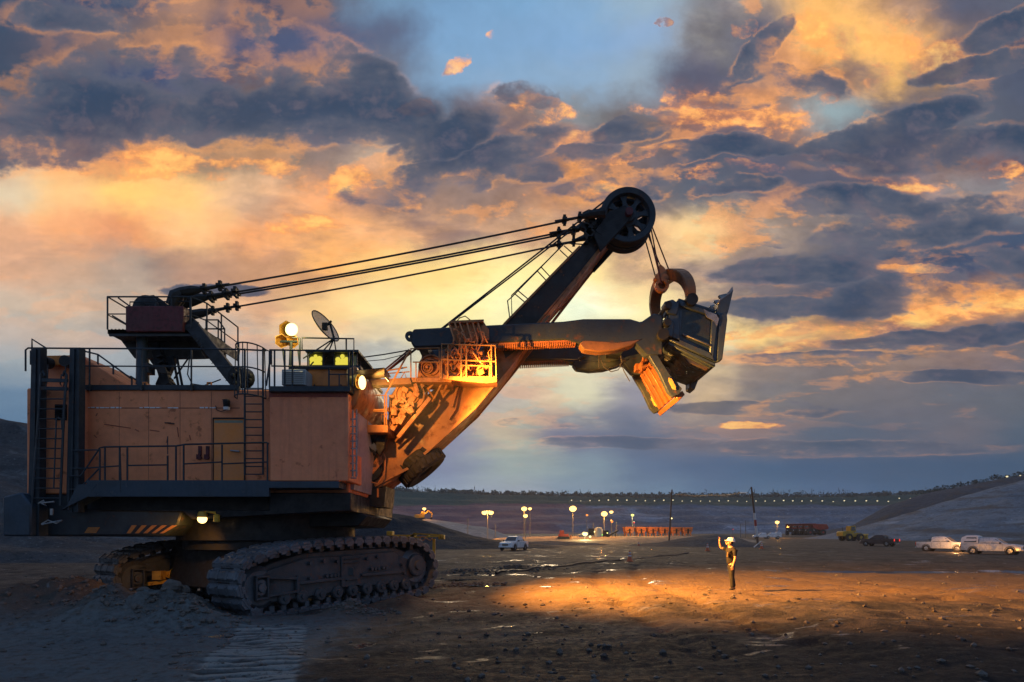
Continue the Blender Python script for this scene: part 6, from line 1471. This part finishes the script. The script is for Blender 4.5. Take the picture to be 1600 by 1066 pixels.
# ------------------------------------------------------------------ yellow folding boom frame behind the near crawler
yb = thing('service_gantry', 'low yellow steel gantry frame behind the front end of the near crawler', 'gantry frame', (P(650,0,34).x, 34, gz(P(650,0,34).x, 34))); YD = 34
m = MB(); 
for dy in (0, .7):
    for a, b, w_ in (((612,838),(648,838),.16),((612,842),(640,842),.12),((646,834),(690,836.5),.09),((640,840),(690,838),.06),((648,834),(640,842),.12)): m.beam(P(a[0],a[1],YD)+Vector((0,dy,0)), P(b[0],b[1],YD)+Vector((0,dy,0)), .1, w_)
for px in (615,630,646,668,688): m.beam(P(px,838,YD), P(px,838,YD)+Vector((0,.7,0)), .08, .08)
m.build('frame_beam', M_gold, yb)
m = MB(); m.box2(P(604,837,YD), P(613,830,YD)+Vector((0,.6,0))); m.build('end_box', M_gold, yb, bevel=.02); m = MB(); m.box2(P(685,843,YD), P(694,836,YD)+Vector((0,.5,0))); m.build('end_box', M_gold, yb, bevel=.02)
m = MB(); m.tube([P(660+4*math.cos(k),841.5+3*math.sin(k),YD-.05) for k in np.linspace(0,6.28,12)], .03, 6); m.tube([P(664,840,YD-.05),P(672,845,YD-.05),P(676,841,YD-.05)], .03, 6); m.build('hose_coil', M_hose, yb)
z0 = yb.location.z
for px in (622, 678):
    p = P(px, 842, YD+.3); m = MB(); m.box2((p.x-.07,p.y-.07,z0-.2),(p.x+.07,p.y+.07,p.z)); m.build('leg', M_gold, yb)

# ------------------------------------------------------------------ leaning cable poles and the slung cable
M_wood = mat('pole_timber', (.10,.065,.045), (.05,.035,.03), None, 1.5, .85, 0, .3); M_rw = mat('pole_red_band', (.35,.04,.035), None, None, 2, .6, 0, 0); M_ww = mat('pole_white_band', (.62,.62,.62), (.35,.33,.32), None, 2, .6, 0, 0)
def cpole(top, bot, d_, label, bands=()):
    A, B = P(*top, d_), P(*bot, d_); g = gz(B.x, B.y); B.z = min(B.z, g)-.3; t = thing('cable_pole', label, 'pole', (B.x,B.y,g), 'leaning cable poles')
    m = MB(); m.tube([B, A], [.17,.12], 10); m.build('post', M_wood, t)
    for f0, f1, mt in bands:
        m = MB(); m.tube([A.lerp(B,f0), A.lerp(B,f1)], .175, 10); m.build('painted_band', mt, t)
    m = MB(); c0 = A.lerp(B,.08); m.rod(c0, c0+Vector((.0,-.3,.1)), .05); m.tube([A, A.lerp(B,.06)+Vector((.4 if bands == () else -.5,0,-.1)), A.lerp(B,.16)+Vector((.5 if bands == () else -1.0,0,0))], .03, 5); m.build('cable_hanger', M_black, t)
    return t
cpole((1050,765),(1045,852),125,'brown leaning cable pole beside the row of orange hoppers')
cpole((1174,761),(1185,852),95,'leaning cable pole with white and red painted bands, right of the man', ((.42,.53,M_ww),(.53,.63,M_rw),(.63,.80,M_ww)))
m = MB(); a, b = P(1055,773,124), P(1169,770,95); pts = []
for k in range(17):
    f = k/16; d1 = 124*(1-f)+95*f; px = 1055+(1169-1055)*f; py = 773+(770-773)*f+4.5*4*f*(1-f)*.6; pts.append(P(px,py,d1))
m.tube(pts, .035, 5); m.tube([p+Vector((0,.3,.18*math.sin(k))) for k, p in enumerate(pts)], .02, 5); m.tube([P(1169,770,95),P(1172,773,95),P(1173,779,95)], .05, 5); tag(m.build('overhead_cable', M_rope, None), 'sagging black cable slung between the two leaning poles', 'cable')
m = MB(); p = P(1178,862,88); z_ = gz(p.x,88); m.beam((p.x,88,z_+.1), (p.x+1.1,88.2,z_+.95), .08, .12); tag(m.build('wooden_prop', M_ww, None), 'pale plank propped at the foot of the striped leaning pole', 'plank')

# ------------------------------------------------------------------ traffic cones
M_cone = mat('cone_orange', (.62,.12,.04), (.3,.08,.04), None, 3, .6, 0, 0)
def make_cone():
    t = thing('traffic_cone', None, None)
    m = MB(); m.lathe([(.19,.04),(.15,.18),(.035,.76),(.001,.76)], (0,0,0), (0,0,1), 16); cn = m.build('cone_body', M_cone, t)
    m = MB(); m.box((0,0,.02), (.44,.44,.05)); m.build('base', M_cone, t)
    for z0_, z1_ in ((.36,.46),(.56,.66)):
        r_ = lambda z: .15+(z-.18)*(.035-.15)/.58+.006
        m = MB(); m.lathe([(r_(z0_),z0_),(r_(z1_),z1_)], (0,0,0), (0,0,1), 16); m.build('white_band', M_ww, cn)
    return t
cn = make_cone()
for k, (px, d_, lab, s_) in enumerate(((984,45,'nearest traffic cone, beside the black cable on the ground',1.0),(1105.5,76,'traffic cone just left of the man, before the dark mound',1.2),(1190,84,'traffic cone at the foot of the striped leaning pole',1.15),(998,100,'farthest small traffic cone before the dark bank',1.0))):
    t = cn if k == 0 else copy_tree(cn); x = (px-800)/1000*d_; t.location = (x, d_, gz(x,d_)); t.scale = (s_,)*3; tag(t, lab, 'traffic cone', 'orange and white traffic cones')

# ------------------------------------------------------------------ the man in a white hard hat, raising one hand
FEET = P(1143,922,20.4); FEET.z = gz(FEET.x, FEET.y)
def Zp(zx, zy, dy=0.0):
    """joint read from the photograph, relative to the feet"""
    return Vector(((zx/8.88-43)*.0204, dy, (104-zy/8.88)*.0204))
def skin_mesh(chains, subdiv=2, root=0):
    """chains: lists of (point, rx, ry); joints at the same place are shared"""
    V, E, Rr, idx = [], [], [], {}
    for ch in chains:
        prev = None
        for p, rx, ry in ch:
            key = (round(p.x,4), round(p.y,4), round(p.z,4))
            if key not in idx: idx[key] = len(V); V.append(tuple(p)); Rr.append((rx, ry))
            i = idx[key]
            if prev is not None and prev != i: E.append((prev, i))
            prev = i
    me = bpy.data.meshes.new('tmp'); me.from_pydata(V, E, []); o = bpy.data.objects.new('tmp', me); scene.collection.objects.link(o)
    sk = o.modifiers.new('skin', 'SKIN'); sk.use_smooth_shade = True
    lay = me.skin_vertices[0].data if me.skin_vertices else None
    if lay is None:
        bpy.context.view_layer.objects.active = o; bpy.ops.mesh.customdata_skin_add(); lay = me.skin_vertices[0].data
    for i, r_ in enumerate(Rr): lay[i].radius = r_; lay[i].use_root = (i == root)
    sb_ = o.modifiers.new('sub', 'SUBSURF'); sb_.levels = subdiv; sb_.render_levels = subdiv
    dg = bpy.context.evaluated_depsgraph_get(); dg.update()
    out = bpy.data.meshes.new_from_object(o.evaluated_get(dg)); bpy.data.objects.remove(o)
    return out
def link_mesh(me, name, m, parent=None):
    me.materials.clear(); me.materials.append(m); me.name = name; me.polygons.foreach_set('use_smooth', [True]*len(me.polygons))
    o = bpy.data.objects.new(name, me); scene.collection.objects.link(o); o.parent = parent; return o
M_skin = mat('skin', (.50,.26,.16), None, None, 3, .5, 0, 0); M_hair = mat('black_hair', (.012,.010,.010), None, None, 3, .6, 0, 0)
M_shirt = mat('charcoal_shirt', (.010,.009,.010), (.007,.006,.007), None, 3, .85, 0, .2); M_trs = mat('dark_trousers', (.010,.009,.010), (.007,.007,.008), None, 3, .85, 0, .2); M_boot = mat('black_boots', (.03,.025,.022), None, None, 3, .6, 0, .1)
M_hat = mat('white_hard_hat', (.78,.78,.76), None, None, 3, .3, 0, 0, coat=.4)
pel = Zp(378,560); wst = Zp(375,500); chs = Zp(372,400); chs2 = Zp(372,345); nck = Zp(362,305); nck2 = Zp(350,280); hd1 = Zp(345,255); hd2 = Zp(358,225)
def leg(knee, ank, toe, hy): return [(pel,.09,.09),(Zp(378,590,hy),.07,.07),(knee,.06,.062),((knee+ank)/2+Vector((.01,0,.03)),.055,.055),(ank,.04,.04),(toe+Vector((.06,0,.02)),.038,.04),(toe,.03,.036)]
LL = leg(Zp(376,740,-.085), Zp(385,888,-.09), Zp(333,908,-.10), -.085)
RL = leg(Zp(400,740,.08), Zp(432,886,.10), Zp(405,908,.13), .085)
shL, elL, wrL = Zp(398,350,-.185), Zp(396,470,-.235), Zp(368,565,-.215)
shR, elR, wrR = Zp(350,350,.185), Zp(262,322,.22), Zp(240,245,.17)
def finger(base, d1, d2, ln, r_): 
    a = base; b = a+d1*ln*.45; c_ = b+(d1*.6+d2*.4).normalized()*ln*.3; e_ = c_+(d1*.3+d2*.7).normalized()*ln*.25
    return [(a,r_*1.05,r_*1.05),(b,r_,r_),(c_,r_*.9,r_*.9),(e_,r_*.75,r_*.75)]
def hand(wr, up, palm, side):
    """palm block from the wrist along 'up'; four unequal bent fingers and a thumb at the side"""
    k1 = wr+up*.045; chains = [[(wr,.024,.030),(k1,.020,.040),(wr+up*.085,.017,.042)]]
    for i, (off, ln) in enumerate(((-.030,.068),(-.010,.078),(.010,.073),(.029,.057))):
        root_ = wr+up*.080+side*off; chains.append([(wr+up*.085,.017,.042)] + finger(root_+up*.012, (up+side*off*4).normalized(), palm, ln, .0092))
    th = k1-side*.034; chains.append([(k1,.020,.040),(th,.014,.014),(th+up*.028-side*.020,.0115,.0115),(th+up*.052-side*.024+palm*.01,.010,.010)])
    return chains
upR = Vector((.02,.02,1)).normalized(); upL = Vector((-.10,.0,-1)).normalized()
chains = [[(pel,.09,.09),(wst,.07,.09),(chs,.07,.10),(chs2,.06,.09),(nck,.05,.052),(nck2,.05,.052),(hd1,.078,.07),(hd2,.092,.078)], LL, RL,
          [(chs2,.06,.09),(shL,.045,.045),(elL,.040,.040),(wrL,.027,.03)], [(chs2,.06,.09),(shR,.045,.045),(elR,.040,.040),(wrR,.027,.03)]]
chains += hand(wrR, upR, Vector((-.8,.1,.1)).normalized(), Vector((.25,1,0)).normalized()) + hand(wrL, upL, Vector((-.2,.9,-.2)).normalized(), Vector((1,.0,-.1)).normalized())
def subset(me): return me
body = link_mesh(skin_mesh(chains, 2), 'person', M_skin); body.location = FEET
tag(body, 'man in a white hard hat and dark work clothes raising one hand towards the dipper', 'person')
# face: nose, brow, mouth, ear
f = MB()
f.sphere(Zp(306,250), .022, 8, 6, (1.1,.7,1.2)); f.sphere(Zp(322,268), .045, 10, 7, (.8,.9,.8)); f.sphere(Zp(316,277), .016, 8, 6, (1,1.4,.5)); f.sphere(Zp(314,235), .02, 8, 6, (.8,2.4,.5)); f.sphere(Zp(360,252,-.075), .026, 8, 6, (.7,.4,1.2)); f.sphere(Zp(360,252,.075), .026, 8, 6, (.7,.4,1.2))
fo = [(x+FEET.x,y+FEET.y,z+FEET.z) for x, y, z in f.v]; f.v = fo; f.build('face', M_skin, body)
for dy in (-.032,.032):
    f = MB(); f.sphere(FEET+Zp(316,243,dy), .011, 8, 6); f.build('eye', M_hair, body)
f = MB(); f.sphere(FEET+Zp(376,250), .088, 14, 9, (.82,.9,.95)); f.build('hair', M_hair, body)
# hard hat with peak, chin strap
f = MB(); c = FEET+Zp(372,238); ax = Vector((.16,0,1)).normalized()
f.lathe([(.135,0),(.148,.004),(.135,.012),(.128,.05),(.108,.095),(.07,.126),(.001,.138)], c, ax, 28); ht_ = f.build('hard_hat', M_hat, body)
f = MB(); f.lathe([(.001,.012),(.10,.012),(.108,.004),(.10,-.004),(.001,-.004)], c+Vector((-.09,0,.016)), Vector((.20,0,1)).normalized(), 20); f.build('hat_peak', M_hat, ht_)
f = MB(); f.box(c+ax*.10, (.17,.03,.05), Matrix.Rotation(R(-9),3,'Y')); f.build('hat_ridge', M_hat, ht_, bevel=.01)
f = MB(); f.tube([c+Vector((.0,-.11,0)), FEET+Zp(346,290,-.06), FEET+Zp(338,292,0), FEET+Zp(346,290,.06), c+Vector((0,.11,0))], .006, 5); f.build('chin_strap', M_hair, ht_)
# clothes
sh = [[(Zp(378,560),.128,.158),(wst,.115,.148),(chs,.125,.168),(chs2,.105,.155),(Zp(364,312),.06,.07)],[(chs2,.105,.155),(shL,.07,.07),(shL.lerp(elL,.55),.064,.064),(shL.lerp(elL,.80),.062,.062)],[(chs2,.105,.155),(shR,.07,.07),(shR.lerp(elR,.5),.062,.062),(shR.lerp(elR,.72),.062,.062)]]
s_ = link_mesh(skin_mesh(sh, 2, 0), 'shirt', M_shirt, body)
f = MB(); f.prism([FEET+Zp(x,y,-.13) for x, y in ((314,385),(326,382),(320,410),(306,450),(300,446),(306,420))], (0,.04,0)); f.build('shirt_badge', mat('badge_tan', (.16,.11,.06), None, None, 3, .7, 0, 0), body)
pelt = Zp(378,566)
tr = [[(Zp(377,545),.115,.145),(pelt,.125,.15)],[(pelt,.125,.15),(Zp(374,600,-.085),.10,.095),(Zp(374,740,-.085),.082,.078),(Zp(382,830,-.09),.075,.072),(Zp(382,882,-.09),.078,.072)],[(pelt,.125,.15),(Zp(384,600,.085),.10,.095),(Zp(400,740,.08),.080,.078),(Zp(424,830,.10),.072,.072),(Zp(430,880,.10),.075,.070)]]
link_mesh(skin_mesh(tr, 2, 0), 'trousers', M_trs, body)
for ank, toe in ((Zp(388,893,-.09), Zp(326,911,-.11)), (Zp(436,891,.10), Zp(398,910,.14))):
    link_mesh(skin_mesh([[(ank+Vector((.035,0,-.01)),.045,.045),(ank+Vector((-.02,0,.02)),.052,.05),(ank.lerp(toe,.6)+Vector((0,0,.005)),.042,.05),(toe+Vector((0,0,.008)),.028,.042)]], 2, 0), 'boot', M_boot, body)

# ------------------------------------------------------------------ evening haze over the pit
hb_ = MB(); hb_.box2((-980, -130, -4), (980, 990, 75)); hz = hb_.build('haze', None, None, smooth=False); hz['kind'] = 'stuff'
hm = bpy.data.materials.new('haze_air'); hm.use_nodes = True; nt = hm.node_tree; nt.nodes.clear()
o_ = nt.nodes.new('ShaderNodeOutputMaterial'); pv = nt.nodes.new('ShaderNodeVolumePrincipled'); nt.links.new(pv.outputs[0], o_.inputs['Volume'])
pv.inputs['Color'].default_value = (.70,.84,1.0,1); pv.inputs['Density'].default_value = .00028; pv.inputs['Anisotropy'].default_value = .3
hz.data.materials.append(hm)
scene.cycles.volume_bounces = 0; scene.cycles.volume_step_rate = 5
